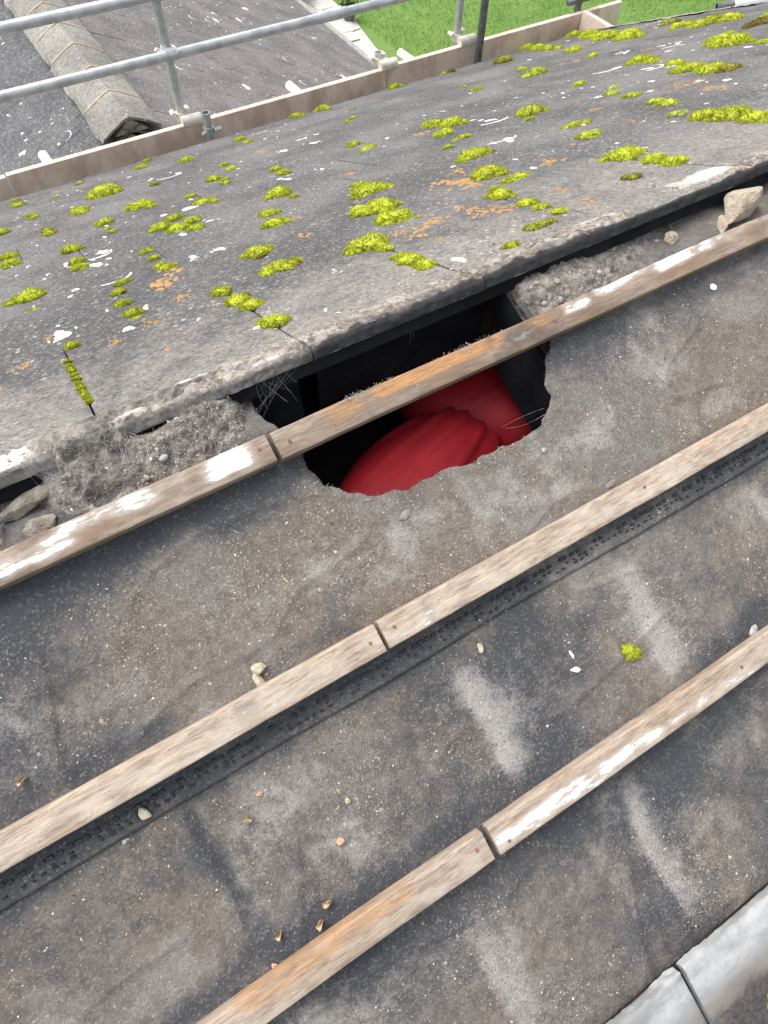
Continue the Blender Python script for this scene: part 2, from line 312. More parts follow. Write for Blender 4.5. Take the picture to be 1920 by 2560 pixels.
MOSS=[[[1.391,3.441,0.0399],[1.332,3.149,0.0337]],[[0.786,3.497,0.0431]],[[0.966,3.143,0.0475]],[[0.899,3.819,0.0336]],[[0.989,2.538,0.0252],[0.946,2.282,0.0293]],[[1.938,3.85,0.0538]],[[2.123,3.824,0.0588]],[[2.09,3.314,0.0206]],[[1.877,2.88,0.0259],[1.754,2.708,0.0247]],[[1.364,1.874,0.0328],[1.325,1.666,0.041]],[[1.005,1.883,0.0289],[0.984,1.75,0.0327]],[[0.821,2.164,0.0337],[0.813,2.021,0.035],[0.804,1.914,0.0234]],[[0.812,1.36,0.0473]],[[0.792,1.25,0.0185],[0.797,1.193,0.0141]],[[0.449,2.742,0.0874]],[[0.464,2.022,0.0631],[0.494,1.922,0.0255]],[[0.281,2.443,0.0504],[0.277,2.335,0.0316]],[[0.099,2.788,0.039],[0.11,2.664,0.0283]],[[0.27,3.315,0.0223]],[[0.087,3.75,0.0326],[0.085,3.414,0.0417]],[[0.119,2.164,0.0299],[0.116,2.001,0.0284]],[[0.298,1.864,0.0446]],[[0.289,1.615,0.0181],[0.293,1.752,0.0095]],[[0.478,1.506,0.0308],[0.507,1.372,0.0334],[0.416,1.417,0.038],[0.446,1.322,0.0408],[0.474,1.203,0.0272]],[[0.642,1.874,0.0253],[0.626,1.644,0.0468],[0.65,1.575,0.0206]],[[0.66,2.582,0.0281]],[[0.667,1.083,0.034],[0.629,0.948,0.0389],[0.622,0.885,0.0206]],[[0.447,3.682,0.0282]],[[3.345,3.468,0.0718]],[[2.895,2.695,0.0363]],[[2.698,2.333,0.0663]],[[3.136,3.859,0.0347],[3.176,3.843,0.0398]],[[2.719,3.88,0.0575]],[[2.493,2.699,0.023]],[[2.433,2.484,0.0365]],[[3.989,3.993,0.0768],[3.817,3.663,0.0724],[3.717,3.42,0.0545],[3.694,3.299,0.0389]],[[3.458,2.9,0.0626]],[[4.328,3.857,0.067],[4.1,3.438,0.0933],[3.886,3.058,0.0868],[3.698,2.69,0.0987]],[[3.098,2.344,0.0352]],[[2.8,1.721,0.0638],[2.703,1.556,0.0416]],[[2.631,1.371,0.0396]],[[2.446,1.145,0.0644],[2.415,1.006,0.0595],[2.423,0.945,0.0482]],[[4.183,2.816,0.0681],[3.925,2.478,0.072],[3.809,2.263,0.0689],[3.922,2.266,0.0789],[3.933,2.168,0.0694]],[[3.362,1.706,0.0334]],[[3.059,1.52,0.0613],[3.007,1.407,0.0795],[3.009,1.341,0.0393]],[[2.907,1.177,0.0375]],[[3.516,1.651,0.0757],[3.78,1.825,0.0405]],[[2.304,1.578,0.0327]],[[2.2,1.268,0.0326]],[[2.083,1.156,0.031]],[[2.047,1.027,0.0323]],[[1.912,0.801,0.0317],[1.891,0.732,0.0354]],[[1.771,0.586,0.0308]],[[1.848,1.324,0.0613]],[[1.73,1.195,0.0217]],[[1.644,0.867,0.0451]],[[1.535,0.686,0.0394]],[[1.685,1.769,0.0474],[1.662,1.593,0.0583],[1.537,1.462,0.0425],[1.498,1.267,0.0351]],[[1.304,0.933,0.0604],[1.37,1.179,0.0222]],[[1.148,0.66,0.0525],[1.141,0.518,0.0363]],[[1.057,0.488,0.0285],[1.007,0.409,0.0347]],[[1.345,0.365,0.0516],[1.334,0.262,0.0319],[1.328,0.2,0.0312]],[[1.715,0.436,0.0503],[1.722,0.378,0.0573],[1.686,0.276,0.044]],[[0.989,0.29,0.017],[0.978,0.231,0.0192],[0.969,0.169,0.0186]],[[0.876,0.137,0.0126],[0.897,0.134,0.0127],[0.917,0.133,0.0102]],[[0.789,0.09,0.019]],[[1.206,0.203,0.0149]],[[0.939,0.927,0.063],[0.96,1.055,0.0313]],[[0.793,0.707,0.0457],[0.802,0.565,0.0489],[0.838,0.7,0.0526],[0.808,0.488,0.0236]],[[0.645,0.404,0.0486],[0.65,0.34,0.0209]],[[0.638,0.216,0.029],[0.638,0.163,0.0234],[0.642,0.254,0.0198]],[[0.48,0.677,0.0394],[0.459,0.486,0.0462],[0.497,0.494,0.033]],[[0.317,0.451,0.026],[0.317,0.359,0.0294],[0.328,0.3,0.0236]],[[0.318,0.176,0.0259],[0.335,0.161,0.0214]],[[0.175,0.836,0.0205],[0.149,0.758,0.0214],[0.142,0.658,0.0203],[0.144,0.56,0.0219],[0.142,0.493,0.021]],[[0.297,1.122,0.0148],[0.293,1.012,0.0197],[0.289,0.911,0.0201],[0.29,0.828,0.0225]],[[0.004,0.444,0.0126],[-0.017,0.364,0.0067],[-0.017,0.311,0.0074],[-0.016,0.257,0.0071],[-0.015,0.206,0.0068],[-0.014,0.169,0.0058],[-0.012,0.137,0.0049]],[[-0.04,1.047,0.0481],[-0.044,0.878,0.026]],[[0.136,1.529,0.0393],[0.125,1.331,0.0282],[0.116,1.188,0.0288]],[[-0.051,1.8,0.0385],[-0.051,1.61,0.036]],[[-0.046,2.512,0.0434]]]
WHITE=[[1.424,2.619,0.0534],[0.764,2.68,0.071],[0.932,1.661,0.0534],[0.56,1.609,0.0276],[0.213,1.347,0.0284],[1.375,2.32,0.0247],[1.234,2.359,0.0246],[0.474,1.626,0.0138],[0.543,1.295,0.0163],[1.561,3.509,0.0327],[1.524,2.621,0.0169],[0.745,0.868,0.0174],[1.031,1.61,0.0338],[1.734,1.401,0.0765],[2.647,1.752,0.0788],[2.57,1.424,0.0729],[3.152,2.172,0.0384],[1.493,1.018,0.0476],[1.957,2.049,0.028],[3.154,1.864,0.0659],[2.84,1.197,0.0185],[2.616,2.492,0.0135],[0.189,1.311,0.044],[0.167,0.92,0.0501],[-0.007,0.59,0.0249],[0.434,0.837,0.0147],[0.364,0.849,0.0131],[0.052,0.907,0.0099],[0.231,0.332,0.0059],[0.16,1.168,0.0225]]
ORANGE=[[0.328,3.584,0.0631],[1.214,2.606,0.0523],[1.064,1.308,0.0263],[0.623,0.68,0.0249],[0.423,1.046,0.0126],[0.694,0.931,0.0178],[2.286,3.41,0.0511],[3.115,1.988,0.0593],[3.026,2.409,0.0548],[2.238,0.933,0.051],[1.87,1.0,0.0283],[1.646,0.424,0.0189],[1.543,1.638,0.0526],[1.548,0.193,0.0272],[1.46,0.183,0.0392],[1.301,0.58,0.0355],[1.07,0.62,0.064],[1.15,0.778,0.0257],[0.92,0.35,0.0342],[0.951,0.306,0.0169],[0.741,0.387,0.0384],[0.902,0.414,0.0263],[0.82,0.397,0.0283],[1.046,0.169,0.0165],[1.452,0.64,0.019],[1.484,0.89,0.0145],[0.912,0.296,0.0111],[0.746,0.269,0.0103],[1.083,0.297,0.0177],[1.693,0.7,0.0166],[2.099,0.725,0.0375],[0.266,0.741,0.0551],[0.228,0.728,0.0121],[0.249,0.523,0.0215],[0.148,0.415,0.0199],[-0.029,0.587,0.0166],[-0.099,0.425,0.02],[0.141,0.231,0.011],[-0.139,0.35,0.0072],[0.076,0.38,0.0146]]
# ================================================================== the setting
GZ = -6.8
lawn = tag(link('lawn', mesh('lawn', [(-60, -60, GZ), (90, -60, GZ), (90, 120, GZ), (-60, 120, GZ)], [(0, 1, 2, 3)], M['lawn'])), 'mown green lawn far below the scaffold', 'lawn', kind='structure')
nb = 110000
bx = rng.uniform(8.0, 24, nb); by = rng.uniform(7.5, 21, nb); ba = rng.uniform(0, 6.283, nb); bh = rng.uniform(.03, .075, nb); bt = rng.normal(0, .03, (nb, 2))
keep = ~((bx < 9.55) & (by > 13.2)); bx, by, ba, bh, bt = bx[keep], by[keep], ba[keep], bh[keep], bt[keep]; nb = len(bx)
V = np.zeros((nb, 3, 3)); w = .006
V[:, 0] = np.stack([bx - w * np.cos(ba), by - w * np.sin(ba), 0 * bx + GZ], 1); V[:, 1] = np.stack([bx + w * np.cos(ba), by + w * np.sin(ba), 0 * bx + GZ], 1)
V[:, 2] = np.stack([bx + bt[:, 0], by + bt[:, 1], GZ + bh], 1)
tag(link('grass', npmesh('grass', V.reshape(-1, 3), np.arange(nb * 3).reshape(-1, 3), M['grass'], False)), 'short green grass of the lawn', 'grass', kind='stuff')
path = tag(link('path', mesh('path', [(6.6, 11, GZ + .004), (9.05, 11, GZ + .004), (9.2, 14.5, GZ + .004), (9.5, 16, GZ + .004), (9.4, 18.5, GZ + .004), (6.6, 18.5, GZ + .004)], [(0, 1, 2, 3, 4, 5)], M['pave'])), 'pale paved path beside the lawn', 'path', kind='structure')
yy = 11.0; r0 = random.Random(3)
while yy < 18.2:
    L = r0.uniform(.45, .75); xx = 6.65; xe_ = 9.0 + .5 * float(sst(yy, 14.2, 15.8)) + r0.uniform(-.18, .12)
    while xx < xe_ - .15:
        wd = min(r0.uniform(.5, .9), xe_ - xx); mb = MB()
        j = lambda: r0.uniform(-.03, .03)
        b = [(xx + .012 + j() * .3, yy + .012 + j() * .3), (xx + wd - .012 + j(), yy + .012 + j()), (xx + wd - .012 + j(), yy + L - .012 + j()), (xx + .012 + j() * .3, yy + L - .012 + j() * .3)]
        z1 = GZ + .03 + r0.uniform(0, .008)
        mb.add([(*p, GZ) for p in b] + [(*p, z1) for p in b], [(4, 5, 6, 7), (0, 1, 5, 4), (1, 2, 6, 5), (2, 3, 7, 6), (3, 0, 4, 7)])
        mb.build('paving_slab', M['pave'], path); xx += wd
    yy += L

# ================================================================== the house
house = tag(empty('house'), 'house roof, near slope stripped to felt and battens, far slope of mossy grey tiles', 'house')

# -------- tiles: a swept slab, head at s = -lap, tail at s = L
def slab(name, w, lap, L, th, mat, seed, amp=.0012, nx=7):
    prof = []
    for s in np.linspace(L, -lap, 12): prof.append((s, -STEP / 2 + STEP * s / G))
    nh = prof[-1][1]; prof += [(-lap, nh - th), (L - .003, STEP / 2 * 1 - th + .0005)]
    prof.insert(0, (L + .001, STEP / 2 - .004)); n = len(prof)
    xs = np.linspace(-w / 2 + .0008, w / 2 - .0008, nx); V = []; F = []
    r = random.Random(seed)
    for i, x in enumerate(xs):
        for k, (s, z) in enumerate(prof):
            e = .0022 if (i in (0, nx - 1) and k < n - 2) else 0
            V.append((x + r.uniform(-1, 1) * amp * .5, s + r.uniform(-1, 1) * amp * (1.5 if k < 3 else 1), z - e * .7 + r.uniform(-1, 1) * amp * .35))
    for i in range(nx - 1):
        for k in range(n):
            a, b = i * n + k, i * n + (k + 1) % n; F.append((a, b, b + n, a + n))
    F.append(tuple(range(n))[::-1]); F.append(tuple((nx - 1) * n + k for k in range(n)))
    me = mesh(name, V, F, mat); bm = bmesh.new(); bm.from_mesh(me); bmesh.ops.recalc_face_normals(bm, faces=bm.faces[:]); bm.to_mesh(me); bm.free()
    me.shade_smooth(); me.set_sharp_from_angle(angle=R(35)); return me
variants = [slab('roof_tile', TW, .085, G, .009, M['tile'], 11 + i) for i in range(5)]
XEND = X0 + 13.5 * TW
def far_mat(x, s, jit=True):
    Mx = MF @ Matrix.Translation((x, s, random.uniform(-.0006, .0006) if jit else 0))
    if jit: Mx = Mx @ Matrix.Rotation(random.gauss(0, .003), 4, 'Z') @ Matrix.Rotation(random.gauss(0, .0016), 4, 'Y')
    return Mx
for k in range(1, 10):
    s = c_start(k)
    for c in range(-2, 13):
        x = X0 + (c + .5 + (.5 if k % 2 else 0)) * TW
        link('roof_tile', random.choice(variants), None, house, far_mat(x, s))
    hx = X0 - 2 * TW + .25 * TW if k % 2 else X0 + 13.25 * TW
    link('roof_tile', variants[0], None, house, far_mat(hx, s) @ Matrix.Diagonal((.5, 1, 1, 1)))

# -------- top course: heavy tiles whose heads overhang the ridge, crusted with old ridge mortar
def head_tile(name, xl, mat, seed, W=TW, L=S0, th=.021, near=False, res=.005):
    S = list(np.linspace(L, .15, 9)) + list(np.linspace(.145, .006, int(.139 / res)))
    base = [(s, -STEP / 2 + STEP * s / L) for s in S]; n0 = -STEP / 2
    base += [(.0025, n0 - .0008), (.0005, n0 - .003)] + [(0, n0 - z) for z in np.linspace(.006, th - .002, 5)] + [(.003, n0 - th), (.09, n0 - th), (L, STEP / 2 - th + .006)]
    prof = np.array(base); n = len(prof); nx = int(W / res) if not near else int(W / .006)
    xs = np.linspace(.0016, W - .0016, nx)
    X, K = np.meshgrid(xs, np.arange(n), indexing='ij'); Sx = prof[K, 0]; Nn = prof[K, 1]
    XW = X + xl
    edge = 1 - sst(Sx, .0, .11 if not near else .05)
    topm = (K < len(S)).astype(float); face = ((K >= len(S)) & (K < n - 3)).astype(float)
    f1 = fbm(XW * 22, Sx * 22, seed, seed, 4); f2 = fbm(XW * 75, Sx * 75, Nn * 75, seed + 9, 3); f3 = fbm(XW * 6, Sx * 9, 0, seed + 3, 3)
    crust = np.clip(edge * 1.25 * sst(f3, .22, .5) + edge * (f1 - .5) * 1.3, 0, 1.3)
    if near: crust = crust * .25
    Nn2 = Nn + topm * (crust * .0075 * (.25 + 1.7 * (f2 - .3)) + (f2 - .5) * .0012)
    ragged = (fbm(XW * 30, 0 * XW, seed, seed + 5, 4) - .5) * (.012 if not near else .007) + (fbm(XW * 130, Nn * 130, 0, seed + 6, 3) - .5) * .004
    S2 = Sx + (face + (1 - sst(Sx, .0, .03)) * topm) * ragged + (face) * (f2 - .5) * .004
    ex = np.minimum(X - xs[0], xs[-1] - X); Nn2 = Nn2 - topm * .0035 * np.exp(-ex / .004)
    V = np.stack([X, S2, Nn2], -1).reshape(-1, 3)
    Q = gridF(nx, n); Q = Q[:, ::-1] if False else Q
    caps = []
    F = [tuple(q) for q in Q] + [tuple((nx - 1) * n + k for k in range(n)), tuple(range(n))[::-1]]
    me = bpy.data.meshes.new(name); me.from_pydata(V.tolist(), [], F); me.materials.append(mat)
    bm = bmesh.new(); bm.from_mesh(me); bmesh.ops.recalc_face_normals(bm, faces=bm.faces[:]); bm.to_mesh(me); bm.free()
    me.shade_smooth(); me.set_sharp_from_angle(angle=R(50))
    return me, XW.ravel(), S2.ravel(), topm.ravel(), face.ravel(), crust.ravel()
for c in range(-2, 13):
    xl = X0 + c * TW
    if c > 5:
        if c == 6: shared = head_tile('roof_tile', xl, M['tile'], 70, res=.012)[0]; attr(shared, 'crust', np.zeros(len(shared.vertices)))
        link('roof_tile', shared, None, house, MF @ Matrix.Translation((xl, 0, 0))); continue
    me, XW, S2, tm, fc, cr = head_tile('roof_tile', xl, M['tile'], 40 + c)
    attr(me, 'crust', cr * tm + fc * .25 * (1 - sst(XW, .25, .34) * (1 - sst(XW, .80, .95))))
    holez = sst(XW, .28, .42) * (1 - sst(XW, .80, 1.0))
    attr(me, 'darken', np.maximum(fc * (.35 + .5 * sst(XW, .25, .35)), tm * (1 - sst(S2, .015, .07)) * (.12 + .40 * holez)))  # head faces drawn darker, and the top edge above the hole
    lime = gau(XW, -.16, .06) * gau(S2, .03, .035) * 1.1 + gau(XW, .12, .06) * gau(S2, .05, .02) + gau(XW, .03, .035) * gau(S2, .03, .02) * .9 + gau(XW, .95, .07) * gau(S2, .055, .02) * .7 + gau(XW, 1.26, .09) * gau(S2, .06, .04) * 1.0 + gau(XW, .26, .05) * gau(S2, .02, .012) * .6
    attr(me, 'lime', lime * tm)
    link('roof_tile', me, None, house, MF @ Matrix.Translation((xl, 0, random.uniform(-.0015, .0015))))
# battens, felt and rafters under the far slope
for s in [0.028] + [c_start(k) + .02 for k in range(1, 10)]:
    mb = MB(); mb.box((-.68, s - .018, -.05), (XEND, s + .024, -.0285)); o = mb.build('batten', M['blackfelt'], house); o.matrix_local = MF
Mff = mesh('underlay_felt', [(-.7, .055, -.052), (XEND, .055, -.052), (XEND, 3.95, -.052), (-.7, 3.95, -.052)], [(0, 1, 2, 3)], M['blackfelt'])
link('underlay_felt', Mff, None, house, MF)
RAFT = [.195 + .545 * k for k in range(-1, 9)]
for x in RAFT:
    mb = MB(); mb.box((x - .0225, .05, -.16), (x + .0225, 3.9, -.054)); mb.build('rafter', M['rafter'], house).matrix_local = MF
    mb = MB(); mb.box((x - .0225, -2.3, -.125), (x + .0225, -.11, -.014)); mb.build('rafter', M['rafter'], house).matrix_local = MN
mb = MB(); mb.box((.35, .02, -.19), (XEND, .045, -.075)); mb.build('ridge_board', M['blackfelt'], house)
# verge
ys = np.linspace(0, 3.95, 200); xs = np.linspace(0, .085, 8); X, Y = np.meshgrid(xs, ys, indexing='ij')
Z = .006 + .008 * (fbm(X * 40, Y * 40, 0, 4) - .5) - .02 * sst(X, .06, .085); X = X + XEND - .01 + .012 * (fbm(Y * 9, 0 * Y, 0, 8) - .5) * (X > .05)
Vv = np.stack([X, Y, Z], -1).reshape(-1, 3); Vd = Vv.copy(); Vd[:, 2] -= .06
nxy = (8, 200); Fv = gridF(*nxy); skirt = np.array([(7 * 200 + j, 7 * 200 + j + 1600, 7 * 200 + j + 1601, 7 * 200 + j + 1) for j in range(199)])
link('verge', npmesh('verge', np.vstack([Vv, Vd]), np.vstack([Fv, skirt]), M['verge']), None, house, MF)
# walls, loft floor
ez = ZF - 3.92 * sf
mb = MB(); mb.box((-.75, 3.2, GZ), (XEND - .05, 3.3, ez - .02)); mb.box((-.75, -2.05, GZ), (XEND - .05, -1.95, -1.06)); mb.build('wall', M['wall'], house)
for x0_, x1_ in ((-.78, -.7), (XEND - .1, XEND - .02)):
    mb = MB(); a = [(-2.1, -1.06), (-.02, -.06), (3.3, ez - .06), (3.3, GZ), (-2.1, GZ)]
    mb.add([(x0_, y, z) for y, z in a] + [(x1_, y, z) for y, z in a], [(0, 1, 2, 3, 4), (9, 8, 7, 6, 5)] + [(i, i + 5, (i + 1) % 5 + 5, (i + 1) % 5) for i in range(5)])
    mb.build('gable_wall', M['wall'], house)
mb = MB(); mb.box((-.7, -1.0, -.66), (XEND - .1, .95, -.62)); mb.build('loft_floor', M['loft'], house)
for x in RAFT[:5]:
    mb = MB(); mb.box((x - .06, -.8, -.62), (x - .015, .8, -.52)); mb.build('joist', M['rafter'], house, bevel=.003)

# -------- near slope: two lapped sheets of felt, the upper one torn open
HOLE = [(.235,-.06),(.2252,.0149),(.2034,.0518),(.2006,.0753),(.2185,.1108),(.2338,.1396),(.2395,.1628),(.2439,.1953),(.2467,.22),(.2705,.2483),(.2926,.2589),(.3139,.2712),(.3402,.2751),(.3719,.2851),(.4013,.2851),(.4438,.2851),(.4836,.2916),(.523,.2932),(.5791,.2981),(.6118,.2982),(.6422,.2884),(.6636,.2719),(.683,.2502),(.6845,.2253),(.7013,.202),(.7282,.1647),(.726,.1338),(.7154,.1093),(.7131,.08),(.7235,.0473),(.73,-.06)]
def densify(P, step=.003, jag=.0055):
    P = np.array(P); out = []
    for a, b in zip(P, np.roll(P, -1, 0)):
        m = max(1, int(np.hypot(*(b - a)) / step))
        for t in range(m): out.append(a + (b - a) * t / m)
    out = np.array(out); i = np.arange(len(out)); c = out.mean(0); d = out - c; d /= np.linalg.norm(d, axis=1)[:, None]
    return out + d * ((fbm(i * .16, 0 * i, 0, 31, 4) - .5) * 2 * jag + (fbm(i * .05, 0 * i, 0, 33, 2) - .5) * jag * 1.5)[:, None]
HP = densify(HOLE)
def inside(px, py, P):
    r = np.zeros(px.shape, bool); x, y = P[:, 0], P[:, 1]; x2, y2 = np.roll(x, -1), np.roll(y, -1)
    for a, b, c, d in zip(x, y, x2, y2):
        if b == d: continue
        m = ((b > py) != (d > py)) & (px < (c - a) * (py - b) / (d - b) + a); r ^= m
    return r
BS = [.1387, .4662, .8112]                       # batten centre lines, metres down the slope
JX = [-.049 + .343 * k for k in range(-2, 14)]
def felt_n(x, s):
    n = (fbm(x * 3.2, s * 4, 0, 51, 3) - .55) * .010 + (fbm(x * 14, s * 14, 0, 52, 3) - .5) * .0035
    n = n - .006 * np.sin((x - .195) / .545 * math.pi) ** 2 + (fbm(x * 45, s * 45, 0, 53, 3) - .5) * .0022
    n = n - .034 * (1 - sst(s, .02, .115)) - .007 * gau(x, -.13 + .004 * np.sin(s * 30), .010) * sst(s, .53, .57) * (1 - sst(s, .70, .77))
    for xj in (.30, .628, .97): n = n + .0045 * gau(x, xj + .03 * (s - .65), .028) * sst(s, .54, .60) * (1 - sst(s, .74, .80))
    for xj in (.125, .463, .81): n = n + .0045 * gau(x, xj + .03 * (s - 1.0), .028) * sst(s, .84, .90) * (1 - sst(s, 1.08, 1.14))
    rd = 1 - np.abs(2 * fbm(x * 5 + s * 1.5, s * 2.2 - x, 0, 57, 2) - 1); n = n + .006 * np.clip(rd, 0, 1) ** 14 * sst(fbm(x * 3, s * 3, 0, 58, 2), .4, .6)
    rd = 1 - np.abs(2 * fbm(x * 3 - s * 4, s * 6 + x * 2, 0, 59, 2) - 1); n = n + .004 * np.clip(rd, 0, 1) ** 18
    for b in BS: n = n * (1 - .8 * gau(s, b, .03))
    return n
def felt_dust_tone(x, s):
    s = s + .05 * (fbm(x * 7, s * 7, 0, 65, 4) - .5) * sst(s, .2, .25); x = x + .05 * (fbm(x * 7, s * 7, 0, 66, 4) - .5)
    d = .50 + 1.7 * (fbm(x * 2.6, s * 3.2, 0, 61, 4) - .5) + .5 * (fbm(x * 11, s * 11, 0, 62, 3) - .5)
    d = d - .55 * gau(s, BS[0] + .045, .035) * (.35 + .65 * vn(x * 4, 0 * x, 0, 5)) - .70 * gau(s, BS[1] + .045, .036) - .45 * gau(s, BS[2] + .05, .06)  # felt drawn darker in bands along the battens
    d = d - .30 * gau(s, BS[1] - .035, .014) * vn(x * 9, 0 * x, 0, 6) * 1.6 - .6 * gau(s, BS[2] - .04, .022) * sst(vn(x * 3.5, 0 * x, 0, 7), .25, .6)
    d = d - .35 * gau(x, .16, .10) * gau(s, .18, .05) - .5 * gau(x, -.13, .016) * sst(s, .53, .58) * (1 - sst(s, .72, .8))  # also darker left of the hole and along the crease
    d = d - .42 * sst(x, .05, .4) * sst(s, .53, .60) + .35 * sst(x, -.05, -.3) * 0 + .45 * sst(s, .22, .30) * (1 - sst(s, .44, .47)) * sst(x, .15, .5)
    d = d - .5 * gau(x, -.10, .14) * gau(s, .165, .03)
    return d
def felt_streak(x, s):
    k = np.zeros_like(x); nz = fbm(x * 9, s * 5, 0, 71, 3); n2 = fbm(x * 26, s * 26, 0, 73, 4); n3 = fbm(x * 5, s * 7, 0, 74, 3)
    for i, xj in enumerate((-.04, .30, .628, .97)):
        a = (.15, .95, 1.0, .8)[i]; dx = x - (xj + .02 * (s - .65) + (nz - .5) * .05); w = np.where(dx > 0, .022 + .10 * (s - .54), .014)
        k = k + (a * np.exp(-(dx / w) ** 2) * (.55 + .9 * n3) + .40 * a * gau(dx, .03, .08)) * sst(s, .535, .62) * (1 - sst(s, .74, .80))
    for i, xj in enumerate((-.2, .125, .463, .81)):
        dx = x - (xj + .02 * (s - 1) + (nz - .5) * .04); w = np.where(dx > 0, .018 + .09 * (s - .86), .011); a = (.2, .75, 1.05, .8)[i]
        k = k + (a * np.exp(-(dx / w) ** 2) * (.55 + .9 * n3) + .35 * a * gau(dx, .03, .07)) * sst(s, .84, .93) * (1 - sst(s, 1.08, 1.15) * .7)
    for cx, cs, rx, rs, a in ((.55, .36, .10, .035, .6), (.72, .34, .07, .05, .75), (.60, .40, .09, .02, .5), (.33, .36, .06, .03, .4), (.27, .40, .06, .025, .65), (.92, .27, .08, .07, .5), (.20, .33, .08, .05, .3), (.05, .70, .05, .04, .8), (-.28, .33, .1, .08, .35), (.44, .80, .03, .02, .5), (.35, .335, .16, .03, .4), (-.02, .62, .09, .06, .4), (.0, .32, .2, .06, .25), (-.2, .9, .2, .1, .3), (1.0, .40, .1, .03, .5)):
        k = k + a * gau(x, cx, rx) * gau(s, cs, rs) * (.2 + 1.6 * n2)
    return k + .25 * (n2 - .5)
def sheet(name, x0, x1, s0, s1, res, off, hole=False, edge_drop=True, wav=0.0):
    nx, ns = int((x1 - x0) / res) + 1, int((s1 - s0) / res) + 1
    X, S = np.meshgrid(np.linspace(x0, x1, nx), np.linspace(s0, s1, ns), indexing='ij'); X, S = X.ravel().copy(), S.ravel().copy()
    if wav: S += wav * sst(S, s1 - .05, s1) * ((fbm(X * 5, 0 * X, 0, 81, 4) - .5) * 2)
    F = gridF(nx, ns); sag = np.zeros_like(X)
    if hole:
        cand = (X > .17) & (X < .76) & (S < .33); ins = np.zeros(len(X), bool); ins[cand] = inside(X[cand], S[cand], HP)
        keep = ~ins[F].all(1); F = F[keep]; used = np.unique(F); bi = used[ins[used]]
        d2 = (X[bi, None] - HP[None, :, 0]) ** 2 + (S[bi, None] - HP[None, :, 1]) ** 2; j = d2.argmin(1); X[bi], S[bi] = HP[j, 0], HP[j, 1]
        near = np.where(cand & ~ins)[0]
        for ch in np.array_split(near, 60):
            dd = np.sqrt(((X[ch, None] - HP[None, ::3, 0]) ** 2 + (S[ch, None] - HP[None, ::3, 1]) ** 2).min(1)); sag[ch] = -.006 * np.exp(-dd / .012)
        sag[bi] = -.006
        crl = (fbm(X * 16, S * 16, 0, 64, 3) - .42) * 3.2; sag = sag * crl
    N = felt_n(X, S) + off + sag
    V = np.stack([X, -S, N], 1); me0 = F[:, ::-1]
    k = len(V); F2 = np.vstack([me0, F + k])                     # underside, 2 mm below, so the sheet has thickness
    # rim quads along open edges
    E = np.vstack([me0[:, [0, 1]], me0[:, [1, 2]], me0[:, [2, 3]], me0[:, [3, 0]]]); key = E.min(1).astype(np.int64) * 10000000 + E.max(1)
    u, idx, cnt = np.unique(key, return_index=True, return_counts=True); B = E[idx[cnt == 1]]
    rim = np.stack([B[:, 1], B[:, 0], B[:, 0] + k, B[:, 1] + k], 1)
    Vb = V.copy(); Vb[:, 2] -= .002
    me = npmesh(name, np.vstack([V, Vb]), np.vstack([F2, rim]), M['felt'])
    dd = felt_dust_tone(X, S); ss = felt_streak(X, S); attr(me, 'dust', np.concatenate([dd, dd * 0 - .5])); attr(me, 'streak', np.concatenate([ss, ss * 0]))
    return link(name, me, None, house, MN)
sheet('underlay_felt', -.75, 1.7, -.02, .533, .004, 0, True, wav=.004)
sheet('underlay_felt', -.75, 1.7, .49, 1.36, .004, -.0045)
sheet('underlay_felt', 1.7, XEND - .05, -.02, 1.36, .03, -.001)
sheet('underlay_felt', -.75, XEND - .05, 1.36, 2.3, .03, -.006)
# embossed strip pressed into the lower edge of the upper sheet
mb = MB(); x = -.7; r1 = random.Random(5)
while x < 1.65:
    for s_, h_, l_, p_ in ((.5045, .0058, .0110, 1), (.5145, .0030, .0062, .8), (.5200, .0032, .008, .7)):
        if r1.random() < p_ * (.55 + .7 * float(vn(x * 5, s_ * 900, 0, 44))):
            z0 = float(felt_n(np.array([x]), np.array([s_]))[0]); l2 = l_ * r1.uniform(.55, 1.1); s2 = s_ + r1.uniform(-.0008, .0008); xx = x + r1.uniform(0, .003); q = .0007; sk = r1.uniform(-.001, .001)
            a = [(xx, s2), (xx + l2, s2 + sk), (xx + l2, s2 + h_ + sk), (xx, s2 + h_)]; c = [(xx + q, s2 + q), (xx + l2 - q, s2 + q), (xx + l2 - q, s2 + h_ - q), (xx + q, s2 + h_ - q)]
            mb.add([(p[0], -p[1], z0 - .0005) for p in a] + [(p[0], -p[1], z0 + .0024) for p in c], [(7, 6, 5, 4), (0, 4, 5, 1), (1, 5, 6, 2), (2, 6, 7, 3), (3, 7, 4, 0)])
    x += .0128
o = mb.build('embossed_strip', M['bump'], house); o.matrix_local = MN; o['kind'] = 'stuff'
mb = MB(); rf = random.Random(8); hc = HP.mean(0)
for k in range(110):
    p = HP[rf.randrange(len(HP))]
    if p[1] < .03: continue
    d = hc - p; d = d / np.hypot(*d); d = d + np.array([rf.gauss(0, .6), rf.gauss(0, .6)]); L = rf.uniform(.002, .006); q = p + d * L; w = rf.uniform(.0006, .003); z0 = float(felt_n(np.array([p[0]]), np.array([p[1]]))[0]) - .003
    b0 = p - d * .003; mb.add([(b0[0] - w, -b0[1], z0), (b0[0] + w, -b0[1] - w, z0 + .001), (q[0], -q[1], z0 + rf.uniform(-.006, .004))], [(0, 1, 2)])
o = mb.build('felt_fray', M['felt'], house); o.matrix_local = MN; o['kind'] = 'stuff'
